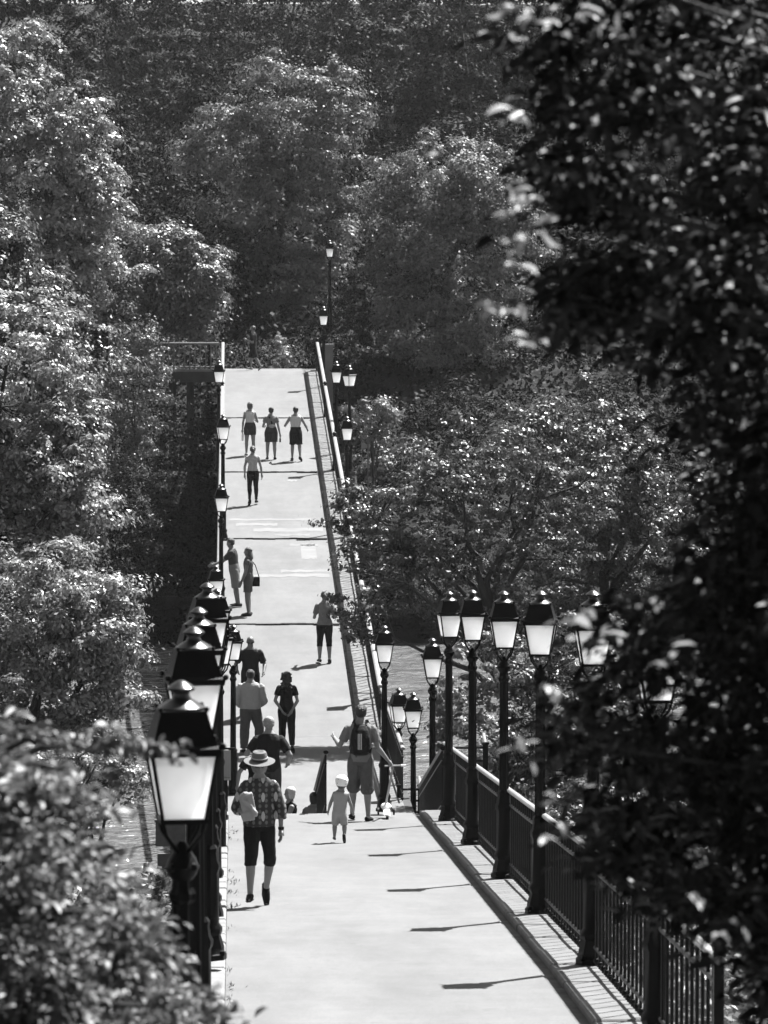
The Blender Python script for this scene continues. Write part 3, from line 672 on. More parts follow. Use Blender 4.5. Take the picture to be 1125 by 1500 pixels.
    nr = 0.034 * thick * (0.88 if female else 1.0) * (1 if hs < 1.2 else 1.1); b.tube([P(neck0), P(neck0 * .4 + hc * .6), hd((0, -.08, -.2))], [nr * 1.15, nr, nr], 12)
    b.ball(hd((0, -.10, .22)), (0.70 * u, 0.84 * u, 0.76 * u), Hr, 16, 12); b.ball(hd((0, .10, -.30)), (0.56 * u, 0.64 * u, 0.66 * u), Hr, 14, 10)
    b.ball(hd((0, .46, -.74)), (0.26 * u, 0.24 * u, 0.20 * u), Hr)                                   # chin
    b.tube([hd((0, .62, .12)), hd((0, .82, -.20)), hd((0, .66, -.30))], [.07 * u, .13 * u, .10 * u], 8)   # nose
    b.tube([hd((-.34, .60, .17)), hd((0, .68, .20)), hd((.34, .60, .17))], .09 * u, 8)               # brow
    b.tube([hd((-.20, .62, -.50)), hd((0, .72, -.49)), hd((.20, .62, -.50))], .07 * u, 8)            # lips
    for sg in (-1, 1): b.ball(hd((sg * .70, -.05, -.06)), (.07 * u, .17 * u, .27 * u), Hr)           # ears
    for s, sg in (('L', -1), ('R', 1)):                                                            # hands
        shd, el, wr = J['a' + s]; d = (wr - el).normalized(); side = V((-sg, 0.35, 0)); nrm = (side - d * side.dot(d)).normalized(); acr = d.cross(nrm).normalized()
        if acr.y < 0: acr = -acr
        hl = 0.100 * H * (1 if hs < 1.2 else 1.0); pc = wr + d * hl * 0.26
        b.tube([P(wr - d * .01), P(wr + d * hl * .2), P(wr + d * hl * .46)], [(.016 * H, .012 * H), (.021 * H, .0115 * H), (.0235 * H, .0095 * H)], 10)
        mt = Matrix((acr, nrm, d)).transposed(); b.ball(P(pc), (.0235 * H, .0105 * H, .030 * H), mt)
        for k, (o, ln) in enumerate(((-1.0, .40), (-.34, .50), (.34, .54), (1.0, .48))):
            r0 = wr + d * hl * .44 + acr * (o * .0175 * H); c1 = relax * (0.8 + 0.12 * (3 - k)); d1 = (d + nrm * math.tan(c1 * .55) + acr * o * .06).normalized(); d2 = (d + nrm * math.tan(min(1.2, c1 * 1.25))).normalized()
            p1 = r0 + d1 * hl * ln * .52; p2 = p1 + d2 * hl * ln * .48; b.tube([P(r0), P(p1), P(p2)], [.0056 * H, .0052 * H, .0042 * H], 7); b.ball(P(p2), .0042 * H, n=6, m=4)
        t0 = wr + d * hl * .14 + acr * .017 * H; t1 = t0 + (d * .6 + acr * .75 + nrm * .3).normalized() * hl * .26; t2 = t1 + (d * .95 + nrm * .35).normalized() * hl * .22
        b.tube([P(t0), P(t1), P(t2)], [.0075 * H, .0062 * H, .0048 * H], 7)
        J['h' + s] = wr + d * hl * .55 + nrm * .01 * H
    for s in 'LR':
        hip, kn, an, fd, up, heel, toe = J[s]
        b.tube([P(an), P(heel + up * fh * .6), P(heel * .4 + toe * .6 + up * fh * .35), P(toe + up * fh * .25)], [.020 * thick, .020 * thick, .019 * thick, .012 * thick], 8)
    body = remesh(b, vox, 'person', M[skin], smooth=2); body.location = (x0, D, z0); body.rotation_euler = (0, 0, R(yaw)); tag(body, label, 'person')
    cv = max(vox, 0.009)
    if bottoms:
        kind, m, ext, infl, fl = bottoms; b = MB(); torso(b, -.16, .30, infl)
        for s in 'LR': legm(b, s, ext, infl, fl)
        if kind == 'skirt':
            torso(b, -.45, .1, infl + .01, 0.05)
        remesh(b, cv, {'skirt': 'skirt'}.get(kind, kind), M[m], body, 3, .009 if legf > .5 else .004)
    if tops:
        kind, m, ext, hem, infl, fl = tops; b = MB(); torso(b, hem, 1.02 if ext > 0.05 else .97, infl, fl)
        if ext > 0.05:
            for s in 'LR': arm(b, s, ext, infl * .9, 0.012 if ext > .4 else 0.004)
        else:
            for sg in (-1, 1): b.tube([P(T((sg * shw * .55, -.055 * thick, sh_z * .86))), P(T((sg * shw * .56, 0, sh_z * 1.0))), P(T((sg * shw * .55, .06 * thick, sh_z * .86)))], .020 * thick, 8)
        if kind == 'sweater': torso(b, hem, hem + .1, infl + .008)
        remesh(b, cv, kind, M[m], body, 3, .010 if legf > .5 else .004)
    for s in 'LR':
        if shoes is None: break
        hip, kn, an, fd, up, heel, toe = J[s]; b = MB(); wr_ = .0275 * thick
        b.tube([P(heel - fd * .012 * H + up * .02 * H), P(heel + up * .022 * H), P(heel * .6 + toe * .4 + up * .022 * H), P(heel * .25 + toe * .75 + up * .016 * H), P(toe + up * .012 * H)],
               [(.018 * H, .018 * H), (.024 * H, .024 * H), (wr_, .021 * H), (.027 * H, .016 * H), (.015 * H, .010 * H)], 10)
        b.tube([P(an - up * .006 * H), P(an - up * fh * .6)], [.027 * thick, .028 * thick], 10)
        sh = remesh(b, max(vox, .008), 'shoe', M[shoes], body, 2)
        b = MB(); b.tube([P(heel - fd * .012 * H + up * .002), P(heel * .5 + toe * .5 + up * .002), P(toe + fd * .006 * H + up * .002)], [(.022 * H, .006), (.030 * H, .006), (.018 * H, .006)], 10); b.build('sole', M['rubber'], sh)
    if hair:
        b = MB()
        if hair != 'bald':
            b.ball(hd((0, -.20, .30)), (.78 * u, .84 * u, .76 * u), Hr, 16, 12)
            b.ball(hd((0, -.34, -.05)), (.74 * u, .66 * u, .62 * u), Hr, 14, 10)
            rr = random.Random(int(px)); 
            for k in range(26):
                a = rr.uniform(0, 6.28); e = rr.uniform(-.1, 1.3); b.ball(hd((.70 * math.cos(a) * math.cos(e), -.26 + .72 * math.sin(a) * math.cos(e) * (1 if math.sin(a) < 0 else .55), .26 + .68 * math.sin(e))), rr.uniform(.10, .17) * u, n=6, m=5)
        if hair == 'pony': b.ball(hd((0, -.98, .32)), .22 * u); b.tube([hd((0, -.95, .32)), hd((.2, -1.35, .12)), hd((.35, -1.4, -.5)), hd((.36, -1.3, -.95))], [.16 * u, .22 * u, .18 * u, .05 * u], 8)
        if hair == 'bun': b.ball(hd((0, -.92, .65)), .34 * u)
        if hair in ('long', 'curly'):
            b.tube([hd((0, -.35, .3)), hd((0, -.55, -.4)), hd((0, -.85, -1.2)), hd((0, -.95, -1.75))], [(.75 * u, .6 * u), (.82 * u, .50 * u), (.72 * u, .38 * u), (.40 * u, .2 * u)], 14)
        if hair == 'curly':
            rr = random.Random(3)
            for k in range(170):
                zz = rr.uniform(-2.1, .85); b.ball(hd((rr.uniform(-1, 1) * (1.05 if zz < 0 else .85), rr.uniform(-.75, -.1) - max(0, -.3 - zz) * .42, zz)), rr.uniform(.13, .24) * u, n=6, m=5)
        if hair == 'bob': b.tube([hd((0, -.2, .3)), hd((0, -.30, -.4)), hd((0, -.34, -.9))], [(.8 * u, .75 * u), (.84 * u, .62 * u), (.66 * u, .45 * u)], 14)
        if len(b.v): remesh(b, vox, 'hair', M[hairm], body, 2)
    # eyes
    for sg in (-1, 1):
        b = MB(); b.ball(hd((sg * .27, .62, .04)), .085 * u, n=8, m=6); b.build('eye', M['dark_glass'], body, smooth=True)
    W = Matrix.Translation((x0, D, z0)) @ Matrix.Rotation(R(yaw), 4, 'Z')
    return dict(body=body, P=P, T=T, hd=hd, Hr=Hr, u=u, J=J, W=W, sh_z=sh_z, shw=shw, H=H, Rl=Rl, torso=torso, thick=thick)

def top_at(p, name, label, cat):                               # a carried thing in the carrier's frame, yet a thing of its own
    e = empty(name, (0, 0, 0), 0, label, cat); e.matrix_world = p['W']; e.location = p['W'].translation; e.rotation_euler = p['W'].to_euler(); return e

def sunglasses(p):
    b = MB(); hd, u = p['hd'], p['u']
    for sg in (-1, 1): b.ball(hd((sg * .29, .66, .04)), (.25 * u, .10 * u, .19 * u), p['Hr']); b.tube([hd((sg * .5, .60, .1)), hd((sg * .74, -.1, .06))], .035 * u, 6)
    b.tube([hd((-.1, .74, .08)), hd((.1, .74, .08))], .04 * u, 6); b.build('sunglasses', M['dark_glass'], p['body'], smooth=True)

walkA = {'L': ((-.03, .34, -1), (-.02, .02, -1)), 'R': ((.03, -.22, -1), (.02, -.55, -1))}
feetA = {'L': (-.1, 1, .0), 'R': (.08, .55, -.8)}
walkB = {'L': ((-.03, -.20, -1), (-.02, -.50, -1)), 'R': ((.03, .34, -1), (.02, .02, -1))}
feetB = {'L': (-.08, .55, -.8), 'R': (.1, 1, .0)}

# the woman in the hat, coming up the path
p = person('woman in brimmed hat and patterned blouse walking towards the camera', 379, 45.2, 1.60, 182, True, .006, legs={'L': ((-.10, -.10, -1), (.10, -.42, -1)), 'R': ((.06, .16, -1), (.02, -.02, -1))},
           feet={'L': (-.05, .45, -.9), 'R': (.12, 1, 0)}, arms={'L': ((-.32, .05, -1), (-.02, .28, -1)), 'R': ((.42, .02, -1), (-.22, .92, -.12))}, hair='bob', hairm='hair_grey', head_pitch=10,
           tops=('blouse', 'blouse', 1.5, -.06, .022, .012), bottoms=('trousers', 'black_cloth', 1.16, .010, .004), shoes='black_cloth', wide=.97, relax=.5)
sunglasses(p); hd, u, Hr = p['hd'], p['u'], p['Hr']
def ring_prof(b, prof, squash=1.12, n=24, crown=None):
    vs = []
    for r, z in prof:
        for k in range(n):
            a = 2 * math.pi * k / n; zz = z + (0.05 * math.cos(2 * a) if r > 1.2 else 0)
            vs.append(hd((r * math.cos(a), r * squash * math.sin(a) - .1, zz)))
    b.add(vs, [(i * n + k, i * n + (k + 1) % n, (i + 1) * n + (k + 1) % n, (i + 1) * n + k) for i in range(len(prof) - 1) for k in range(n)] + [tuple(range((len(prof) - 1) * n, len(prof) * n))])
b = MB(); ring_prof(b, [(.80, .36), (1.62, .30), (1.62, .34), (.86, .43), (.84, .6), (.78, 1.05), (.68, 1.32), (.45, 1.40), (.25, 1.28), (.12, 1.22)]); hat = b.build('hat', M['straw'], p['body'], smooth=True)
b = MB(); ring_prof(b, [(.868, .46), (.872, .48), (.858, .70), (.85, .71)]); b.build('hat_band', M['hair_dark'], hat, smooth=True)
b = MB(); ring_prof(b, [(.866, .70), (.872, .71), (.862, .78), (.85, .79)]); b.build('hat_ribbon', M['white_cloth'], hat, smooth=True)
e = top_at(p, 'folded_jacket', 'crumpled pale jacket folded under the arm of the woman in the hat', 'jacket')
b = MB(); c = p['P'](p['J']['hR']) + V((-.02, .03, .07)); rr = random.Random(5)
mt = Matrix.Translation(c + V((.0, .03, .03))) @ Matrix.Rotation(R(14), 4, 'Y'); b.box((0, 0, 0), (.15, .09, .24), mtx=mt); b.box((.03, .02, -.10), (.13, .08, .10), mtx=mt); b.tube([mt @ V((-.07, .02, .12)), mt @ V((.0, .05, .14)), mt @ V((.07, .02, .11))], .035, 8); b.tube([mt @ V((-.06, .05, -.1)), mt @ V((-.02, .06, .0)), mt @ V((.05, .05, .10))], .03, 8)
remesh(b, .007, 'cloth', M['light_cloth'], e, 3, .016)
b = MB(); c = p['P'](p['J']['aL'][2]); b.tube([c + V((0, 0, .03)), c + V((-.0, 0, .0))], .034, 12); b.build('cuff', M['black_cloth'], p['body'], smooth=True)

# the toddler with the helmet
p = person('toddler in white helmet and pale romper walking away down the path', 497, 56.6, 0.88, -3, False, .006, legf=.42, hs=1.72, legs={'L': ((-.14, .12, -1), (-.02, -.05, -1)), 'R': ((.14, -.18, -1), (.02, -.75, -1))}, feet={'L': (-.1, 1, 0), 'R': (.08, .3, -.95)},
           arms={'L': ((-.45, .05, -1), (-.28, .25, -1)), 'R': ((.38, -.1, -1), (.30, .30, -1))}, hair='short', hairm='hair_mid', tops=('romper', 'light_cloth', 0, .0, .010, .0), bottoms=('romper_legs', 'light_cloth', .95, .010, .008), shoes='grey_cloth', tilt=4)
hd, u, Hr = p['hd'], p['u'], p['Hr']
b = MB(); b.ball(hd((0, -.12, .42)), (.90 * u, 1.02 * u, .80 * u), Hr, 20, 14); b.ball(hd((0, -.30, .15)), (.86 * u, .84 * u, .70 * u), Hr, 20, 14); hel = remesh(b, .006, 'helmet', M['white_plastic'], p['body'], 3)
for (hx, hz_) in ((-.42, .62), (.42, .55), (-.52, .10), (.44, .05), (-.55, -.18), (.36, -.25)):
    b = MB(); yy = -.12 - 1.0 * math.sqrt(max(0.05, 1 - (hx / .92) ** 2 - ((hz_ - .3) / .85) ** 2)); b.ball(hd((hx, yy * .98, hz_)), (.13 * u, .05 * u, .065 * u), Hr, 8, 6); b.build('vent', M['rubber'], hel, smooth=True)

# the man with the backpack
p = person('man in light T-shirt and grey shorts walking away with a black backpack', 528, 61.9, 1.76, -4, False, .0065, wide=.94, legs={'L': ((-.08, .26, -1), (-.04, .0, -1)), 'R': ((.05, -.10, -1), (.04, -.20, -1))}, feet={'L': (-.15, 1, 0), 'R': (.30, 1, -.06)},
           arms={'L': ((-.48, .10, -.9), (-.35, .85, .35)), 'R': ((.30, -.02, -1), (.62, .20, -.82))}, hair='short', hairm='hair_dark', tops=('tshirt', 'mid_cloth', .70, -.06, .022, .01), bottoms=('shorts', 'grey_cloth', 1.02, .026, .022), shoes='black_cloth', head_yaw=12)
e = top_at(p, 'backpack', 'black backpack with three white vertical stripes on the back of the walking man', 'backpack')
P_, T_, sz = p['P'], p['T'], p['sh_z']
b = MB(); rs = []
for h, a, d, yo in ((.14, .09, .035, -.13), (.20, .135, .065, -.155), (.40, .155, .085, -.17), (.65, .150, .085, -.17), (.85, .125, .07, -.155), (.97, .085, .045, -.13), (1.0, .05, .02, -.12)): rs.append((P_(T_((0, yo - .01, h * sz))), V((a, 0, 0)), V((0, d, 0))))
b.rings(rs, 20); bp = remesh(b, .008, 'pack_body', M['black_cloth'], e, 4)
for k in range(3):
    b = MB(); vs = []
    for i in range(9): h = .32 + .44 * i / 8; x = -.025 + k * .023; y = -.17 - .01 - np.interp(h, [.2, .4, .65, .85], [.065, .085, .085, .07]) - .004 - (.0 if i not in (0, 8) else 0.0); vs += [P_(T_((x - .007, y, h * sz))), P_(T_((x + .007, y, h * sz))), P_(T_((x + .007, y + .02, h * sz))), P_(T_((x - .007, y + .02, h * sz)))]
    b.add(vs, [(i * 4 + q, i * 4 + (q + 1) % 4, i * 4 + 4 + (q + 1) % 4, i * 4 + 4 + q) for i in range(8) for q in range(4)] + [(0, 1, 2, 3), (35, 34, 33, 32)]); b.build('stripe', M['white_cloth'], bp)
for sg in (-1, 1):
    b = MB(); b.tube([P_(T_((sg * .08, -.13, .97 * sz))), P_(T_((sg * .095, -.03, 1.09 * sz))), P_(T_((sg * .11, .10, .98 * sz))), P_(T_((sg * .125, .14, .7 * sz))), P_(T_((sg * .15, .03, .32 * sz))), P_(T_((sg * .13, -.12, .22 * sz)))], [(.028, .012)] * 6, 8); b.build('strap', M['black_cloth'], e, smooth=True)
# the scooter he holds
hR = p['W'] @ p['P'](p['J']['hR'])
e = empty('kick_scooter', (hR.x, hR.y, path_z(61.9)), 0, 'child kick scooter held at its handlebar by the man with the backpack', 'scooter')
L = V((0, 0, hR.z - path_z(61.9)))
b = MB(); b.tube([L + V((-.10, 0, .0)), L + V((.16, 0.02, .005))], .014, 8); hb_ = b.build('handlebar', M['light_cloth'], e, smooth=True)
b = MB(); b.tube([L + V((.15, .02, .005)), L + V((.22, .025, .006))], .019, 8); b.build('grip', M['white_plastic'], hb_, smooth=True)
F = V((-.04, 2.0, path_z(64.1) - path_z(61.9) + .09)); F = V((-.05, .75, .0 + path_z(62.6) - path_z(61.9) + .17))
b = MB(); b.tube([L + V((.03, 0, 0)), F + V((0, 0, .05))], [.016, .018], 8); b.build('stem', M['light_cloth'], e, smooth=True)
b = MB(); b.ball(F, (.085, .13, .055), n=14, m=8); b.tube([F + V((0, 0, -.02)), F + V((.0, -.30, -.08)), F + V((.0, -.48, -.08))], [(.06, .03), (.05, .016), (.045, .014)], 10); b.build('deck', M['white_plastic'], e, smooth=True)
for sg in (-1, 1):
    b = MB(); c = F + V((sg * .12, 0.02, -.08)); b.tube([c + V((-.014, 0, 0)), c + V((.014, 0, 0))], .058, 16); b.build('wheel', M['rubber'], e)
    b = MB(); b.tube([F + V((sg * .03, 0, -.05)), c], .014, 8); b.build('fork', M['rubber'], e)
b = MB(); c = F + V((0, -.48, -.11)); b.tube([c + V((-.02, 0, 0)), c + V((.02, 0, 0))], .04, 14); b.build('wheel', M['rubber'], e)

# on the stairs
person('grey-haired man in black T-shirt seen from behind going down the stairs', 393, 65.7, 1.75, 0, False, .0065, lean=8, legs=walkA, feet=feetA, arms={'L': ((-.62, -.25, -.8), (.25, .9, -.05)), 'R': ((.55, -.2, -.9), (-.10, .8, -.55))},
       hair='short', hairm='hair_grey', tops=('tshirt', 'black_cloth', .75, -.12, .022, .015), bottoms=('shorts', 'dark_cloth', 1.0, .02, .02), z=path_z(65.7))
person('youth in black T-shirt behind the woman in the hat, one arm hanging out', 376, 67.3, 1.50, 4, False, .008, legs=walkB, feet=feetB, arms={'L': ((-.55, .0, -.8), (-.10, .25, -1)), 'R': ((.2, 0, -1), (.1, .2, -1))},
       hair='short', hairm='hair_dark', tops=('tshirt', 'black_cloth', .65, -.12, .024, .012), bottoms=('shorts', 'dark_cloth', 1.0, .02, .02))
sit = {'L': ((-.1, 1, -.05), (-.05, .15, -1)), 'R': ((.1, 1, -.05), (.05, .15, -1))}
person('white-haired woman in black vest sitting low on the stairs, only head and shoulders showing', 424, 70.4, 1.62, 100, True, .007, legs=sit, arms={'L': ((-.1, .4, -1), (.1, .9, -.3)), 'R': ((.1, .4, -1), (-.1, .9, -.3))}, hair='bob', hairm='hair_white', tops=('vest', 'black_cloth', 0, -.05, .012, 0), bottoms=('shorts', 'dark_cloth', .9, .02, .01), seated=True, z=2.87)
person('dark-haired child sitting on the stairs beside the middle stair railing', 459, 70.6, 1.42, 30, False, .007, hs=1.12, legs=sit, arms={'L': ((-.1, .4, -1), (.1, .9, -.3)), 'R': ((.1, .4, -1), (-.1, .9, -.3))}, hair='bob', hairm='hair_dark', tops=('tshirt', 'mid_cloth', .6, -.05, .014, 0), bottoms=('shorts', 'dark_cloth', .9, .02, .01), seated=True, z=2.86)
# on the landing and the lower bridge
person('man in pale grey sweater and grey trousers seen from behind at the bridge start', 366, 86.0, 1.75, 2, False, .0075, wide=1.10, legs={'L': ((-.06, .06, -1), (-.04, -.02, -1)), 'R': ((.22, .30, -1), (.02, -.02, -1))}, feet={'L': (-.3, 1, 0), 'R': (.3, 1, 0)},
       arms={'L': ((-.30, .12, -1), (.35, .75, -.5)), 'R': ((.30, .12, -1), (-.35, .75, -.5))}, hair='short', hairm='hair_dark', tops=('sweater', 'light_cloth', 1.85, .0, .034, .02), bottoms=('trousers', 'grey_cloth', 1.95, .024, .012))
person('woman in dark clothes with long curly hair walking away, hands behind her back', 419, 85.9, 1.65, -4, True, .0075, legs={'L': ((-.02, .10, -1), (-.01, -.05, -1)), 'R': ((.06, -.06, -1), (.06, -.22, -1))}, feet={'L': (-.1, 1, 0), 'R': (.1, .8, -.4)},
       arms={'L': ((-.30, -.25, -1), (.55, -.35, -.75)), 'R': ((.30, -.25, -1), (-.45, -.35, -.8))}, hair='curly', hairm='hair_dark', tops=('tshirt', 'black_cloth', .6, -.02, .014, .01), bottoms=('trousers', 'black_cloth', 1.9, .014, .006))
p = person('bald man in black T-shirt and sunglasses facing the camera', 366, 91.0, 1.75, 180, False, .0075, wide=1.06, legs=walkA, feet=feetA, arms={'L': ((-.45, -.15, -1), (.10, .8, -.6)), 'R': ((.48, -.2, -1), (-.12, .85, -.45))},
           skin='skin_tan', hair='bald', tops=('tshirt', 'black_cloth', .8, -.12, .024, .015), bottoms=('shorts', 'black_cloth', 1.0, .02, .02), head_pitch=12, lean=6)
sunglasses(p)
# on the bridge
person('woman jogging away in black knee leggings, head behind overhanging leaves', 475, 97.3, 1.68, 2, True, .0085, wide=1.06, legs={'L': ((-.05, .10, -1), (-.02, -.18, -1)), 'R': ((.05, .04, -1), (.02, -.12, -1))}, feet={'L': (-.2, 1, 0), 'R': (.1, 1, -.2)},
       arms={'L': ((-.28, -.15, -1), (.15, .9, .15)), 'R': ((.28, -.15, -1), (-.15, .9, .15))}, hair='pony', hairm='hair_mid', tops=('tshirt', 'mid_cloth', .7, -.02, .012, .005), bottoms=('leggings', 'black_cloth', 1.25, .008, .0), shoes='dark_cloth')
person('man in grey T-shirt and pale shorts leaning on the left bridge rail', 343, 105.0, 1.74, 84, False, .0085, lean=8, legs={'L': ((-.05, -.12, -1), (-.02, -.18, -1)), 'R': ((.05, -.02, -1), (.02, -.10, -1))}, arms={'L': ((-.05, .75, -.75), (.0, .9, -.35)), 'R': ((.05, .75, -.75), (.0, .9, -.35))},
       skin='skin_tan', hair='short', hairm='hair_dark', tops=('tshirt', 'dark_cloth', .75, -.05, .020, .01), bottoms=('shorts', 'mid_cloth', 1.0, .028, .02))
p = person('woman in short grey playsuit standing beside the man at the rail', 363, 103.7, 1.72, 88, True, .0085, legs={'L': ((-.02, .06, -1), (-.02, -.08, -1)), 'R': ((.02, .0, -1), (.02, -.06, -1))}, arms={'L': ((-.06, .20, -1), (.05, .45, -1)), 'R': ((.06, .25, -1), (-.05, .45, -1))},
           skin='skin_tan', hair='long', hairm='hair_mid', tops=('playsuit_top', 'grey_cloth', .3, -.05, .012, .012), bottoms=('playsuit_shorts', 'grey_cloth', .72, .022, .02), shoes='dark_cloth')
e = top_at(p, 'shoulder_bag', 'dark shoulder bag hanging at the back of the woman in the playsuit', 'bag')
b = MB(); c = p['P'](p['T']((0.0, -.20, -.06))); b.box(c, (.10, .19, .24)); remesh(b, .01, 'bag_body', M['black_cloth'], e, 4)
b = MB(); b.tube([c + V((0, -.08, .10)), c + V((0, .02, .42)), p['P'](p['T']((.0, -.02, p['sh_z'] * 1.04))), c + V((0, .10, .45)), c + V((0, .08, .10))], .012, 6); b.build('strap', M['black_cloth'], e)
person('girl with ponytail and long black leggings walking alone on the bridge', 370, 122.0, 1.68, 2, True, .009, legs={'L': ((-.03, -.08, -1), (-.01, -.30, -1)), 'R': ((.03, .12, -1), (.02, .0, -1))}, feet={'L': (-.1, .8, -.5), 'R': (.25, 1, 0)},
       arms={'L': ((-.30, -.1, -1), (.02, .25, -1)), 'R': ((.30, .0, -1), (.12, .2, -1))}, hair='pony', hairm='hair_mid', tops=('tshirt', 'light_cloth', .35, .10, .012, .0), bottoms=('leggings', 'black_cloth', 1.95, .008, .0))
p = person('left one of three walkers, woman in white vest and grey shorts carrying a bottle', 366, 132.5, 1.71, 3, True, .0095, legs={'L': ((-.05, .08, -1), (-.02, -.05, -1)), 'R': ((.06, .0, -1), (.03, -.1, -1))}, arms={'L': ((-.22, -.05, -1), (-.10, .08, -1)), 'R': ((.32, -.1, -1), (-.10, .85, .10))},
           hair='bob', hairm='hair_mid', tops=('vest', 'white_cloth', 0, -.02, .014, .005), bottoms=('shorts', 'dark_cloth', .55, .02, .01), shoes='light_cloth')
e = top_at(p, 'water_bottle', 'clear white bottle carried low by the left one of three walkers', 'bottle')
b = MB(); c = p['P'](p['J']['hL']); b.tube([c + V((0, 0, .02)), c + V((0, 0, -.02)), c + V((0, 0, -.06)), c + V((0, 0, -.26))], [.014, .016, .035, .036], 10); b.build('flask', M['white_plastic'], e, smooth=True)
b = MB(); b.tube([c + V((0, 0, .05)), c + V((0, 0, .02))], .017, 8); b.build('cap', M['grey_cloth'], e)
p = person('middle one of three walkers, hair in a bun, with crossbody bag and dark shorts', 397, 131.6, 1.66, -2, True, .0095, wide=1.08, legs={'L': ((-.06, .10, -1), (-.02, -.05, -1)), 'R': ((.05, -.04, -1), (.03, -.12, -1))}, arms={'L': ((-.32, -.1, -1), (.10, .85, .0)), 'R': ((.22, -.1, -1), (.22, .1, -1))},
           hair='bun', hairm='hair_dark', tops=('top', 'mid_cloth', .5, .12, .016, .005), bottoms=('shorts', 'dark_cloth', .75, .024, .015))
e = top_at(p, 'crossbody_bag', 'pale waist bag on a diagonal strap across the middle walker', 'bag')
b = MB(); c = p['P'](p['T']((.03, -.14, p['sh_z'] * .36))); b.ball(c, (.11, .05, .06)); b.build('bag_body', M['light_cloth'], e, smooth=True)
b = MB(); b.tube([p['P'](p['T']((-.08, -.02, p['sh_z'] * 1.08))), p['P'](p['T']((-.05, -.115, p['sh_z'] * .9))), p['P'](p['T']((.02, -.13, p['sh_z'] * .6))), c], [(.018, .008)] * 4, 6); b.build('strap', M['black_cloth'], e)
e = top_at(p, 'drink_bottle', 'small dark bottle in the right hand of the middle walker', 'bottle')
b = MB(); c = p['P'](p['J']['hR']); b.tube([c + V((0, 0, .03)), c + V((0, 0, -.03)), c + V((0, 0, -.06)), c + V((0, 0, -.17))], [.013, .014, .03, .03], 10); b.build('flask', M['hair_dark'], e, smooth=True)
person('right one of three walkers, man in white vest and black shorts with elbows out', 433, 131.2, 1.70, 2, False, .0095, legs={'L': ((-.04, .12, -1), (-.02, -.05, -1)), 'R': ((.08, -.10, -1), (.05, -.45, -1))}, feet={'L': (-.1, 1, 0), 'R': (.3, .8, -.35)},
       arms={'L': ((-.55, .05, -.85), (.0, .9, -.1)), 'R': ((.50, -.1, -.9), (.25, .8, -.5))}, hair='short', hairm='hair_dark', tops=('vest', 'white_cloth', 0, -.10, .016, .008), bottoms=('shorts', 'black_cloth', .92, .026, .02))
person('walker in dark clothes crossing leftwards at the far top of the bridge', 371, 156.2, 1.66, 78, False, .010, legs={'L': ((-.03, -.28, -1), (-.02, -.6, -1)), 'R': ((.03, .25, -1), (.02, .02, -1))}, feet={'L': (-.0, .7, -.6), 'R': (.0, 1, .1)},
       arms={'L': ((-.15, -.1, -1), (.0, .9, .4)), 'R': ((.15, .1, -1), (-.05, .7, .8))}, hair='short', hairm='hair_mid', tops=('tshirt', 'black_cloth', .8, -.25, .022, .015), bottoms=('shorts', 'black_cloth', 1.0, .03, .02), shoes='light_cloth', z=bridge_z(D_END))

# ------------------------------------------------------------------ foliage
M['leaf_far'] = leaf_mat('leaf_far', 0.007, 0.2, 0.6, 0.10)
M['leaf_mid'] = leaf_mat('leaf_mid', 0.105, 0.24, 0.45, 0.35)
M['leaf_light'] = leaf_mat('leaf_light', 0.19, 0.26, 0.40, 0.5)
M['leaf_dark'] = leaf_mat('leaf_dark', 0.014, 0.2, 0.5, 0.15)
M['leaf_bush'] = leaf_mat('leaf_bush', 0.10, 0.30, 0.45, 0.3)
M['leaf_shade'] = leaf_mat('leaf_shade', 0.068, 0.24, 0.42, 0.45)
M['leaf_sun_tone'] = leaf_mat('leaf_sun_tone', 0.26, 0.5, 0.4, 0.4)  # paler leaf grey that paints sunlight onto the dark tree's left edge
M['leaf_crown'] = leaf_mat('leaf_crown', 0.13, 0.25, 0.5, 0.25)

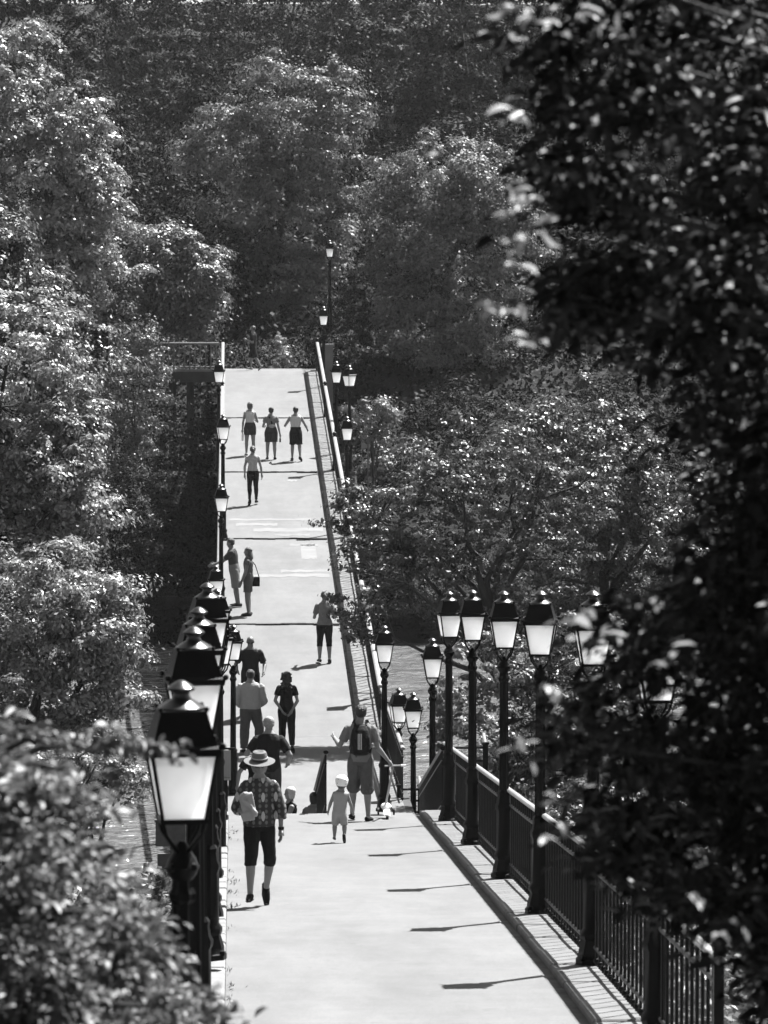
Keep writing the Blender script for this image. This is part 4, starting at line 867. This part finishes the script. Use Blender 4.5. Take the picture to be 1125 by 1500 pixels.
def norm(a): return a / np.maximum(np.linalg.norm(a, axis=1, keepdims=True), 1e-9)
def leaf_mesh(name, C, N, L, W, m, rng, droop=0.0, fine=False, T=None):
    """one small folded face (or six, when near) per leaf"""
    n = len(C); N = norm(N)
    if T is None: T = rng.normal(size=(n, 3))
    T = T + np.array([0, 0, -droop]); T = norm(T - N * np.sum(T * N, axis=1, keepdims=True)); B = np.cross(N, T)
    sc = rng.uniform(0.6, 1.3, (n, 1)); L_ = L * sc; W_ = W * sc * rng.uniform(.8, 1.2, (n, 1))
    if not fine:
        f = rng.uniform(-.25, .25, (n, 1)) * W_
        P = np.stack([C - T * L_ * .5, C + B * W_ * .5 + N * f - T * L_ * .05, C + T * L_ * .5, C - B * W_ * .5 + N * f - T * L_ * .05], 1).reshape(-1, 3)
        nv, loops = 4, np.arange(4 * n); starts = np.arange(0, 4 * n, 4); tot = np.full(n, 4); rnd = rng.random(n)
    else:
        cu = rng.uniform(.02, .28, (n, 1)) * L_; f = rng.uniform(.05, .35, (n, 1)) * W_
        def at(t, s, dz): return C + T * L_ * (t - .5) + B * W_ * s + N * (dz - cu * (2 * t - 1) ** 2)
        P = np.stack([at(0, 0, 0), at(.3, .42, f), at(.3, 0, 0), at(.3, -.42, f), at(.68, .40, f), at(.68, 0, 0), at(.68, -.40, f), at(1, 0, 0)], 1).reshape(-1, 3)
        q = np.array([0, 1, 2, 0, 2, 3, 1, 4, 5, 2, 2, 5, 6, 3, 4, 7, 5, 5, 7, 6]); ln = np.array([3, 3, 4, 4, 3, 3])
        loops = (q[None, :] + 8 * np.arange(n)[:, None]).ravel(); tot = np.tile(ln, n); starts = np.concatenate([[0], np.cumsum(tot)[:-1]]); rnd = np.repeat(rng.random(n), 6)
    me = bpy.data.meshes.new(name); me.vertices.add(len(P)); me.vertices.foreach_set('co', P.astype(np.float32).ravel())
    me.loops.add(len(loops)); me.loops.foreach_set('vertex_index', loops.astype(np.int32)); me.polygons.add(len(tot))
    me.polygons.foreach_set('loop_start', starts.astype(np.int32)); me.polygons.foreach_set('loop_total', tot.astype(np.int32))
    me.polygons.foreach_set('use_smooth', np.ones(len(tot), bool))
    me.update(calc_edges=True); at_ = me.attributes.new('rnd', 'FLOAT', 'FACE'); at_.data.foreach_set('value', rnd.astype(np.float32)); me.materials.append(m)
    return me

def clusters_in(ells, n, rng, shell=0.62, updown=0.0):
    """n cluster centres in the outer shell of a set of ellipsoids (centre, radii); the surface is made uneven"""
    vol = np.array([e[1][0] * e[1][1] + e[1][1] * e[1][2] + e[1][0] * e[1][2] for e in ells]); pick = rng.choice(len(ells), n, p=vol / vol.sum())
    d = norm(rng.normal(size=(n, 3))); r = rng.uniform(shell ** 2.2, 1, n) ** (1 / 2.2)
    C = np.array([e[0] for e in ells])[pick]; Rr = np.array([e[1] for e in ells])[pick]
    bump = 1 + 0.20 * np.sin(d[:, 0] * 5 + pick * 1.7) * np.sin(d[:, 2] * 6 + 1.1 * pick) + 0.13 * np.sin(d[:, 1] * 7 + d[:, 2] * 9)
    P = C + d * Rr * (r * bump)[:, None]
    return P, d

def crown_mesh(name, ells, ncl, rcl, per, L, W, m, seed, flat=0.6, shell=0.62, droop=0.0, fine=False, layered=False):
    rng = np.random.default_rng(seed); P, d = clusters_in(ells, ncl, rng, shell)
    k = rng.integers(int(per * .5), int(per * 1.5), ncl); idx = np.repeat(np.arange(ncl), k); n = len(idx)
    rad = rcl * rng.uniform(.55, 1.35, ncl)
    o = norm(rng.normal(size=(n, 3))); rr = rng.uniform(0.25, 1, n) ** .6
    an = np.exp(rng.normal(size=(ncl, 3)) * .32)[idx]; stray = np.where(rng.random(n) < .12, 1.7, 1.0)
    off = o * (rr * rad[idx] * stray)[:, None] * np.array([1, 1, flat]) * an
    if layered: off[:, 2] -= 0.35 * (off[:, 0] ** 2 + off[:, 1] ** 2) / rad[idx]
    out = norm(d[idx] * np.array([1, 1, .6])); C = P[idx] + off + out * rad[idx, None] * 0.15
    N = out * .35 + o * .85 + np.array([0, 0, .40]) + rng.normal(size=(n, 3)) * .32
    return leaf_mesh(name, C, N, L, W, m, rng, droop, fine), P

def limbs(b, base, P, r0, n, rng, top=None):
    base = V(base); cen = V(P.mean(axis=0)); zlo = P[:, 2].min(); H = cen.z - base.z
    lean = V((cen.x - base.x, cen.y - base.y, 0))
    def axis(t): return base + lean * (t * t * .8) + V((math.sin(t * 4 + r0 * 9) * .12 * r0 * 6, math.cos(t * 3.1) * .1 * r0 * 6, H * t))
    ts = [-.04, .03, .2, .4, .6, .8, 1.0]; b.tube([axis(t) for t in ts], [r0 * 1.6, r0 * 1.15, r0, r0 * .9, r0 * .72, r0 * .5, r0 * .25], 10)
    segs = [(axis(t), r0 * (.75 - .45 * t)) for t in (.45, .55, .65, .75, .85, .95)]
    m = max(5, n // 5); far = P[rng.permutation(len(P))[:m]]
    for q in far:
        t = V(q); h = max(.38, min(.92, (t.z - base.z) / max(H, .1) * .55 + rng.uniform(-.12, .08))); a = axis(h); L = (t - a).length
        pts = [a]; 
        for k in (.25, .5, .75, 1.0): pts.append(a.lerp(t, k) + V((rng.uniform(-1, 1), rng.uniform(-1, 1), rng.uniform(-.3, 1))) * L * .09 * (1 if k < 1 else 0) + V((0, 0, L * .10 * math.sin(math.pi * k))))
        ra = r0 * .5; b.tube(pts, [ra, ra * .75, ra * .5, ra * .3, ra * .1], 6)
        segs += [(p, ra * (.7 - .16 * i)) for i, p in enumerate(pts[1:4])]
    for i in rng.choice(len(P), min(n * 2, len(P)), replace=False):
        t = V(P[i]); p, ra = min(segs, key=lambda g: (g[0] - t).length); L = (t - p).length
        if L < .15: continue
        mid = p.lerp(t, .5) + V((rng.uniform(-1, 1), rng.uniform(-1, 1), rng.uniform(-.2, 1))) * L * .14
        b.tube([p, mid, t], [ra * .5, ra * .28, ra * .08], 5)

def tree(name, label, base, ells, ncl, rcl, per, L, W, m, seed, r0=0.2, nl=16, group=None, cat='tree', **kw):
    rng = np.random.default_rng(seed + 500); bx, by, bz_ = base
    el = [((c[0] - bx, c[1] - by, c[2] - bz_), r) for c, r in ells]
    t = empty(name, base, 0, label, cat, group)
    me, P = crown_mesh('crown', el, ncl, rcl, per, L, W, m, seed, **kw); o = bpy.data.objects.new('crown', me); COL.objects.link(o); o.parent = t
    b = MB(); limbs(b, (0, 0, 0), P, r0, nl, rng); b.build('trunk', M['bark'], t, smooth=True)
    return t
def E(px, py, D, rx, ry, depth=None):                          # an ellipsoid given where it stands in depth, with real radii
    s = D / FPX; return ((wx(px, D), D, wz(py, D)), (rx * s, (depth if depth else rx * s), ry * s))
def ground_at(x, y): return terrain_z(x, y) - 0.1

# ---- the wood beyond the bridge
def wood(label, px, D, ells, seed, ncl=260, rcl=0.85, per=110, L=.24, W=.14, m='leaf_far', name='broadleaf_tree', bx=None, **kw):
    x = wx(px, D); return tree(name, label, (x, D, ground_at(x, D)), [E(a, c, D + dd, rx, ry, dep) for a, c, dd, rx, ry, dep in ells], ncl, rcl, per, L, W, M[m], seed, r0=.28, group='trees of the wood beyond the bridge', **kw)
wood('tall pale-topped tree standing behind the far end of the bridge', 420, 184, [(440, 150, 0, 90, 75, 2.6), (350, 235, 0, 85, 85, 2.8), (470, 250, 0, 70, 90, 2.6), (410, 340, 0, 120, 110, 3), (395, 430, 0, 100, 80, 3)], 21, 430, .62, 190, .17, .10, 'leaf_crown', flat=.55)
wood('rounded tree with finely lit crown right of the bridge lamps', 660, 166, [(650, 270, 0, 85, 75, 2.4), (720, 290, 0, 70, 70, 2.4), (600, 340, 0, 62, 80, 2.2), (680, 400, 0, 120, 120, 3), (640, 520, 0, 95, 100, 3)], 22, 430, .55, 200, .15, .085, 'leaf_crown', flat=.7)
wood('feathery tree at left with lit drooping tips above the left bushes', 95, 144, [(110, 190, 0, 55, 65, 1.8), (50, 260, 0, 110, 100, 2.4), (130, 300, 0, 48, 85, 1.8), (15, 150, 0, 60, 130, 2.0), (60, 390, 0, 120, 90, 2.4)], 23, 480, .45, 210, .15, .08, 'leaf_light', flat=.45, layered=True)
wood('dark bushy tree left of the side arm of the bridge', 235, 158.5, [(240, 380, 0, 85, 55, 1.6), (290, 410, 0, 42, 60, .9), (300, 460, 0, 30, 35, .7), (180, 430, 0, 70, 90, 1.6), (185, 490, 0, 70, 70, 1.6)], 24, 330, .5, 180, .15, .085, 'leaf_mid', flat=.5, layered=True)
wood('dim tree behind the walker at the bridge top', 400, 205, [(400, 420, 0, 130, 100, 3), (330, 330, 0, 90, 110, 3)], 31, 200, .9, 110, .26, .15)
back = [('darkest tall tree at the upper left corner of the wood', -20, 215, -60, 150), ('tall conifer-like tree with drooping boughs left of the centre', 250, 228, 60, 150), ('dim tree with faint lit boughs above the pale-topped tree', 430, 250, 40, 150), ('high dark tree behind the gap right of the pale-topped tree', 560, 236, 130, 130),
        ('speckled tree above the rounded tree on the right', 690, 222, 50, 140), ('tall tree mostly hidden behind the dark foreground leaves', 860, 214, 90, 150), ('last tree of the wood at the right border behind foreground leaves', 1050, 220, 90, 160), ('shaded tree behind the feathery left tree', 120, 204, 250, 130), ('shaded tree right behind the bridge end lamps', 520, 200, 400, 110), ('shaded tree low behind the rounded right tree', 780, 196, 420, 130), ('shaded tree low at the right border of the wood', 960, 190, 450, 140)]
for i, (lab, px, D, cy, rx) in enumerate(back):
    con = i == 1
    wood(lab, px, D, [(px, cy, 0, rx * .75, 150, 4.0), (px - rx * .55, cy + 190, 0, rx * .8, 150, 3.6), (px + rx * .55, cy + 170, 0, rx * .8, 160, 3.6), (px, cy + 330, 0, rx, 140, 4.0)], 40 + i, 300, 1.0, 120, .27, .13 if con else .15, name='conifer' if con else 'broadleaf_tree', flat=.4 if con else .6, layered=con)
fill = [(-60, 262, 20, 150), (180, 290, -20, 150), (330, 300, 0, 150), (500, 292, 10, 150), (640, 300, 0, 160), (780, 286, 10, 160), (960, 296, 10, 170), (1150, 280, 20, 170), (620, 186, 470, 110), (320, 182, 470, 100), (60, 178, 480, 110), (700, 206, 330, 120), (640, 330, -60, 200), (850, 182, 420, 110)]
flab = ['far tree at the left border, behind the darkest tall tree', 'far tree behind the conifer-like tree, left side', 'far tree behind the conifer-like tree, right side', 'far tree at the top edge above the bridge', 'far tree at the top edge left of the foreground leaves', 'far tree at the top edge just inside the foreground leaves', 'far tree behind the middle of the foreground leaves', 'far tree at the top right corner', 'small shaded tree right of the highest lamp', 'small shaded tree left of the walker at the bridge top', 'small shaded tree under the feathery left tree', 'mid-height shaded tree above the rounded tree', 'farthest tree on the ridge at the top edge', 'shaded tree between the rounded tree and the foreground leaves']
for i, (px, D, cy, rx) in enumerate(fill):
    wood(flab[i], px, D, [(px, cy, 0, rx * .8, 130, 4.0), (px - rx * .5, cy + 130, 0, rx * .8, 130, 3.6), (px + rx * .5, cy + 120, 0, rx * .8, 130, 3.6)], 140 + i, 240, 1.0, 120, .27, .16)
# shrubs under the far trees
def shrub(label, px, py, D, rx, ry, seed, m='leaf_mid', ncl=70, rcl=.35, per=110, L=.11, W=.065, group='shrubs on the far bank', dep=1.2, **kw):
    x = wx(px, D); return tree('shrub', label, (x, D, ground_at(x, D)), [E(px, py, D, rx, ry, dep)], ncl, rcl, per, L, W, M[m], seed, r0=.06, nl=10, group=group, cat='shrub', **kw)
shrub('small sunlit shrub against the dark wood at the top of the bridge', 414, 525, 162, 13, 28, 61, 'leaf_light', 22, .22, 60, dep=.4)
shrub('loose shrub under the two lamps right of the end pillar', 545, 610, 145, 38, 34, 62, ncl=40)
shrub('dark shrub behind the far end of the right bridge rail', 500, 500, 166, 55, 70, 63, 'leaf_far', 90, .5)
shrub('leafy shrub rising in front of the left end of the side arm', 200, 560, 149, 48, 100, 260, 'leaf_mid', 110, .40)
shrub('narrow dark shrub between the columns and the bridge side', 303, 665, 152.5, 22, 110, 270, 'leaf_far', 60, .35, dep=.8)
shrub('broad undergrowth bush right of the small tree on the far hillside', 820, 560, 168, 120, 90, 271, 'leaf_far', 150, .6)
shrub('dark bush on the hillside behind the rounded right tree', 690, 575, 172, 110, 80, 272, 'leaf_far', 140, .6)
shrub('dark bush trailing over the far wall beside the left lanterns', 262, 905, 139.6, 50, 42, 273, 'leaf_far', 110, .35, dep=.9)
shrub('dark bush trailing over the far wall further left', 190, 905, 139.6, 60, 45, 274, 'leaf_far', 110, .35, dep=.9)
shrub('dark bush trailing over the far wall right of the bridge', 600, 890, 139.6, 70, 40, 275, 'leaf_far', 110, .35, dep=.9)
shrub('dark shrub below the side arm by the two columns', 190, 650, 152, 90, 90, 64, 'leaf_far', 120, .5)
shrub('shrub in deep shade between the columns and the water', 225, 760, 146, 75, 70, 65, 'leaf_far', 110, .45)
shrub('low shrub on the far bank under the left side of the bridge', 130, 740, 148, 90, 110, 66, 'leaf_mid', 150, .45)
shrub('pale grassy shrub beside the square sign', 580, 680, 150, 60, 30, 67, 'leaf_mid', 60, .3)
shrub('dark undergrowth behind the small tree right of the square sign', 690, 640, 156, 110, 80, 68, 'leaf_far', 120, .6)
shrub('undergrowth on the far bank at the right border', 920, 700, 150, 160, 140, 69, 'leaf_far', 170, .6)
for i, (px, py, D) in enumerate([(60, 840, 143), (-40, 830, 143), (130, 850, 143)]): shrub(['bush hanging over the far wall behind the left trees', 'outermost bush over the far wall at the left border', 'bush hanging over the far wall near the bridge'][i], px, py, D, 70, 70, 75 + i, 'leaf_far', 90, .5)
shrub('dark bush on the far wall just left of the bridge', 255, 855, 142.5, 75, 55, 79, 'leaf_far', 90, .4, dep=1.0)

# ---- near-bank trees left of the river (sharp, sunlit)
def bank_tree(label, px, D, ells, seed, ncl, rcl, per, L, W, m='leaf_light', group='trees on the near bank', **kw):
    x = wx(px, D); return tree('broadleaf_tree', label, (x, D, ground_at(x, D)), [E(a, c, D + dd, rx, ry, dep) for a, c, dd, rx, ry, dep in ells], ncl, rcl, per, L, W, M[m], seed, r0=.16, group=group, **kw)
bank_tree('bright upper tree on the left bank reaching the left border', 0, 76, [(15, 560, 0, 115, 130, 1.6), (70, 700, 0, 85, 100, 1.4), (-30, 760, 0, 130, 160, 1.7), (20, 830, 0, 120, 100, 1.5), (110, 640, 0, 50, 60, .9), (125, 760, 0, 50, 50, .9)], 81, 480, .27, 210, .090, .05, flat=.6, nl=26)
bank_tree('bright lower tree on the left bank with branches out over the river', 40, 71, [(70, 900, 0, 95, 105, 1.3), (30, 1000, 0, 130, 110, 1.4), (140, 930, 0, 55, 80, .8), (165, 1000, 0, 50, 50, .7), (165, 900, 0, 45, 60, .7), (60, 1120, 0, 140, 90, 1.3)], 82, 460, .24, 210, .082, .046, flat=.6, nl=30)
bank_tree('thin branchy bush in front of the river beside the biggest lantern', 150, 66, [(110, 1120, 0, 80, 50, .8), (190, 1150, 0, 35, 20, .35), (80, 1190, 0, 80, 40, .7)], 83, 70, .16, 110, .07, .04, nl=22)
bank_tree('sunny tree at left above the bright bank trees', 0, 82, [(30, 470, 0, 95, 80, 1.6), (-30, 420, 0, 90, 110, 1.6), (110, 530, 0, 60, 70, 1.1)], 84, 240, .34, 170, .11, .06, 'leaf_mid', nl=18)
# small tree right of the landing, leaning over the bridge rail
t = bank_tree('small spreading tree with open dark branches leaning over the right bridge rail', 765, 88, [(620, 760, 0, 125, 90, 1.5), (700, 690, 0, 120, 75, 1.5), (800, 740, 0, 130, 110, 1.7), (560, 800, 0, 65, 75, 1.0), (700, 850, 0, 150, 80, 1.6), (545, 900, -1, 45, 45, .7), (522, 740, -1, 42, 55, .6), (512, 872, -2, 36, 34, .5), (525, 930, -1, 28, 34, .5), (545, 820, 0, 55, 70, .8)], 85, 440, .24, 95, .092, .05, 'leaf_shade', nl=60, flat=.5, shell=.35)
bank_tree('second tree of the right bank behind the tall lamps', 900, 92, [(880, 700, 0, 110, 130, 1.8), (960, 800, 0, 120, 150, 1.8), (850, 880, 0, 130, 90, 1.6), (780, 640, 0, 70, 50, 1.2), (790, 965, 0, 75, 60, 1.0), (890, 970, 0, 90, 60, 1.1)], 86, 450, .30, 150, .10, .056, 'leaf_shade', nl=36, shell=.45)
bank_tree('leafy bush low behind the tall right lamp posts', 740, 76, [(700, 1090, 0, 75, 60, .8), (770, 1150, 0, 70, 80, .8), (860, 1120, 0, 90, 100, 1.0), (660, 1030, 0, 30, 40, .4), (730, 990, 2, 60, 60, .7), (810, 1030, 2, 80, 70, .9), (870, 960, 3, 80, 60, .9), (940, 1020, 4, 80, 70, .9)], 87, 380, .22, 130, .09, .05, 'leaf_mid', nl=26)
bank_tree('leafy bush behind the railing at the lower right', 900, 66, [(900, 1230, 0, 130, 90, .9), (1010, 1200, 0, 110, 140, 1.0)], 88, 170, .22, 130, .085, .05, 'leaf_mid', nl=20)

# ---- ground cover: undergrowth of the far hillside and plants of the near banks
def cover(name, xr, yr, n, L, W, m, seed, lift, keep=None):
    rng = np.random.default_rng(seed); X = rng.uniform(*xr, n); Y = rng.uniform(*yr, n)
    if keep is not None: k = keep(X, Y); X, Y = X[k], Y[k]
    Z = np.array([terrain_z(x, y) for x, y in zip(X, Y)]); k = Z > 0.15; X, Y, Z = X[k], Y[k], Z[k]
    Z = Z + lift * rng.random(len(X)) * (0.6 + 0.4 * np.sin(X * 1.3) * np.sin(Y * .9))
    me = leaf_mesh(name, np.stack([X, Y, Z], 1), rng.normal(size=(len(X), 3)) * .6 + np.array([0, -.2, .6]), L, W, M[m], rng)
    o = bpy.data.objects.new(name, me); COL.objects.link(o); o['kind'] = 'stuff'; return o
off_path = lambda X, Y: ~((np.abs(X - 1.5) < 2.25) & (Y < 92)) & ~((np.abs(X - 1.5) < 2.2) & (Y > 138) & (Y < 163))
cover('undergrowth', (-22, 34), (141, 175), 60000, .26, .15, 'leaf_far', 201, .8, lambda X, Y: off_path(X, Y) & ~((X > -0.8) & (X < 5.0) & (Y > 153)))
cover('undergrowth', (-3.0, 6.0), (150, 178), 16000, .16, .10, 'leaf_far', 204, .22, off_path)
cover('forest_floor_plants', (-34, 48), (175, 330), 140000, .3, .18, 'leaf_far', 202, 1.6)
cover('bank_plants', (-7, 9), (28, 76), 60000, .12, .05, 'leaf_mid', 203, .35, off_path)
# weeds in the joint along the left kerb
rng_ = np.random.default_rng(77); C = []; N = []; T = []
for k in range(14):
    y = 33 + 31 * rng_.random(); cl = rng_.random() ** 2
    for q in range(int(5 + 22 * cl)): C.append((-0.06 + abs(rng_.normal()) * .03 * (1 + 2 * cl), y + rng_.normal() * .12, path_z(y) + .02 + .02 * rng_.random())); T.append((rng_.normal() * .5 + .3, rng_.normal() * .5, .8)); N.append(rng_.normal(size=3) + np.array([0, -1, .3]))
o = bpy.data.objects.new('weeds', leaf_mesh('weeds', np.array(C), np.array(N),   .05, .010, M['leaf_mid'], rng_, T=np.array(T))); COL.objects.link(o); o['kind'] = 'stuff'

# ---- foreground: dark tree at right, bush at bottom left
def near_leaves(name, label, base, D, sprays, seed, m, L, W, per, rcl, droop, cat='tree', flat=1.0):
    """sprays: (px, py, dD, size) - leaves radiate from twig ends that run back to the trunk"""
    rng = np.random.default_rng(seed); t = empty(name, base, 0, label, cat); b0 = np.array(base); Cs = []; Ns = []; Ts = []
    tw = MB(); pts = np.array([(wx(px, D + dd), D + dd, wz(py, D + dd)) for px, py, dd, f in sprays]); fac = np.array([s[3] for s in sprays])
    for p, f in zip(pts, fac):
        k = max(3, int(per * f * f * rng.uniform(.7, 1.3))); inward = b0 + np.array([0, 0, p[2] - b0[2] + .2]) - p; inward = inward / np.linalg.norm(inward)
        o = rng.normal(size=(k, 3)) * rcl * f * np.array([1, 1, .7]); sp_t = rng.random((k, 1))
        c = p + o * .75 + inward * sp_t * rcl * f * 1.6; Cs.append(c)
        T = norm(o) * .75 - inward * .55 + rng.normal(size=(k, 3)) * .25 + np.array([0, 0, -droop]); Ts.append(T); Ns.append(rng.normal(size=(k, 3)) * .45 + np.array([0, -.15, .9]))
    C = np.concatenate(Cs) - b0
    me = leaf_mesh('crown', C, np.concatenate(Ns), L, W, M[m], rng, 0.0, True, np.concatenate(Ts)); o = bpy.data.objects.new('crown', me); COL.objects.link(o); o.parent = t
    H = max(p[2] for p in pts) - base[2]
    tw.tube([(0, 0, -.3), (0.05, 0, H * .3), (-.05, .05, H * .65), (0, 0, H)], [.14, .12, .09, .04], 10)
    for i in range(0, len(pts), 2):
        p = V(pts[i] - b0); a = V((0, 0, max(.3, min(H * .97, p.z - .25 * p.xy.length)))); mdl = a.lerp(p, .55) + V((0, 0, .12)); tw.tube([a, mdl, p], [.022, .012, .004], 6)
    tw.build('trunk', M['bark'], t, smooth=True); return t
rr = np.random.default_rng(5); sp = []
EY = [-200, 0, 60, 160, 210, 270, 310, 420, 470, 540, 620, 690, 760, 820, 880, 925, 980, 1040, 1100, 1150, 1190, 1250, 1300, 1345, 1385, 1440, 1500, 1700]
EX = [755, 745, 765, 780, 755, 790, 780, 775, 765, 875, 930, 955, 990, 1010, 1000, 885, 850, 810, 790, 800, 850, 860, 900, 985, 1100, 1120, 1130, 1150]
while len(sp) < 600:
    y = rr.uniform(-160, 1600); ex = float(np.interp(y, EY, EX)); x = ex + (1360 - ex) * rr.random() ** 1.15
    g = math.sin(x * .023 + 1.3 + .004 * y) * math.sin(y * .019 + .4) + .5 * math.sin(x * .05 + y * .043)
    if g > .30 and x < 1010 + 90 * math.sin(y * .011): continue
    sp.append((x, y, rr.uniform(-.5, 1.0) if x < 900 else rr.uniform(-.6, 3.0), rr.uniform(.6, 1.25)))
BASE_R = (4.3, 14.0, float(terrain_z(4.3, 14.0)) - .1)
tR = near_leaves('broadleaf_tree', 'dark out-of-focus tree with drooping pointed leaves filling the right side', BASE_R, 11.8, sp, 91, 'leaf_dark', .082, .029, 66, .10, .80)
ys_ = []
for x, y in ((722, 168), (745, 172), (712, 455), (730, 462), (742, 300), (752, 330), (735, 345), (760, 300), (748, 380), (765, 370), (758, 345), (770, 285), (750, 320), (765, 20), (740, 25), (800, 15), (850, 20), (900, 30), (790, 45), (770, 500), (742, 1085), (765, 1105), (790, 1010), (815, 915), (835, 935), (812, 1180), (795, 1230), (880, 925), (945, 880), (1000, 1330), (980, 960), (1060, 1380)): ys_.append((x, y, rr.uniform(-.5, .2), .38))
tY = near_leaves('broadleaf_tree', 'x', BASE_R, 10.2, ys_, 93, 'leaf_sun_tone', .056, .020, 26, .085, .25)  # extra sprays of the dark tree, sunlight put into their pale colour
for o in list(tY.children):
    if o.name.startswith('crown'): o.name = 'sun_toned_leaves'; o.parent = tR; o['label'] = 'leaves coloured pale as if sunlit at the left edge of the crown'
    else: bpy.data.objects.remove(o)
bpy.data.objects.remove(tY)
sp = []; rr = np.random.default_rng(8)
def top_y(x): return float(np.interp(x, [-300, 0, 60, 120, 160, 185, 215, 245, 280, 330, 400], [1070, 1085, 1115, 1150, 1215, 1270, 1335, 1400, 1440, 1500, 1600]))
while len(sp) < 250:
    x = rr.uniform(-260, 345); y = rr.uniform(1040, 1640)
    if y < top_y(x) + 12: continue
    sp.append((x, y, rr.uniform(-.9, 1.6), rr.uniform(.6, 1.15)))
for x, y in ((165, 1085), (190, 1105), (215, 1100), (238, 1103), (262, 1106), (150, 1100), (110, 1095), (335, 1490), (310, 1465), (285, 1425), (30, 1060), (60, 1075), (175, 1140)): sp.append((x, y, 0, .45))
near_leaves('shrub', 'tall out-of-focus bush with small leaves in the bottom left corner', (-1.1, 12.9, 7.0), 12.3, sp, 92, 'leaf_bush', .052, .024, 85, .07, .05, cat='shrub')

# ------------------------------------------------------------------ haze
q = MB(); q.box((0, 190, 29.0), (240, 500, 66))
hz = q.build('haze', bpy.data.materials.new('haze')); m = hz.data.materials[0]; m.use_nodes = True; n = m.node_tree; n.nodes.clear()
vo = n.nodes.new('ShaderNodeVolumePrincipled'); vo.inputs['Color'].default_value = (.9, .9, .9, 1); vo.inputs['Density'].default_value = 0.000066; vo.inputs['Anisotropy'].default_value = 0.25
ou = n.nodes.new('ShaderNodeOutputMaterial'); n.links.new(vo.outputs[0], ou.inputs['Volume']); hz['kind'] = 'stuff'
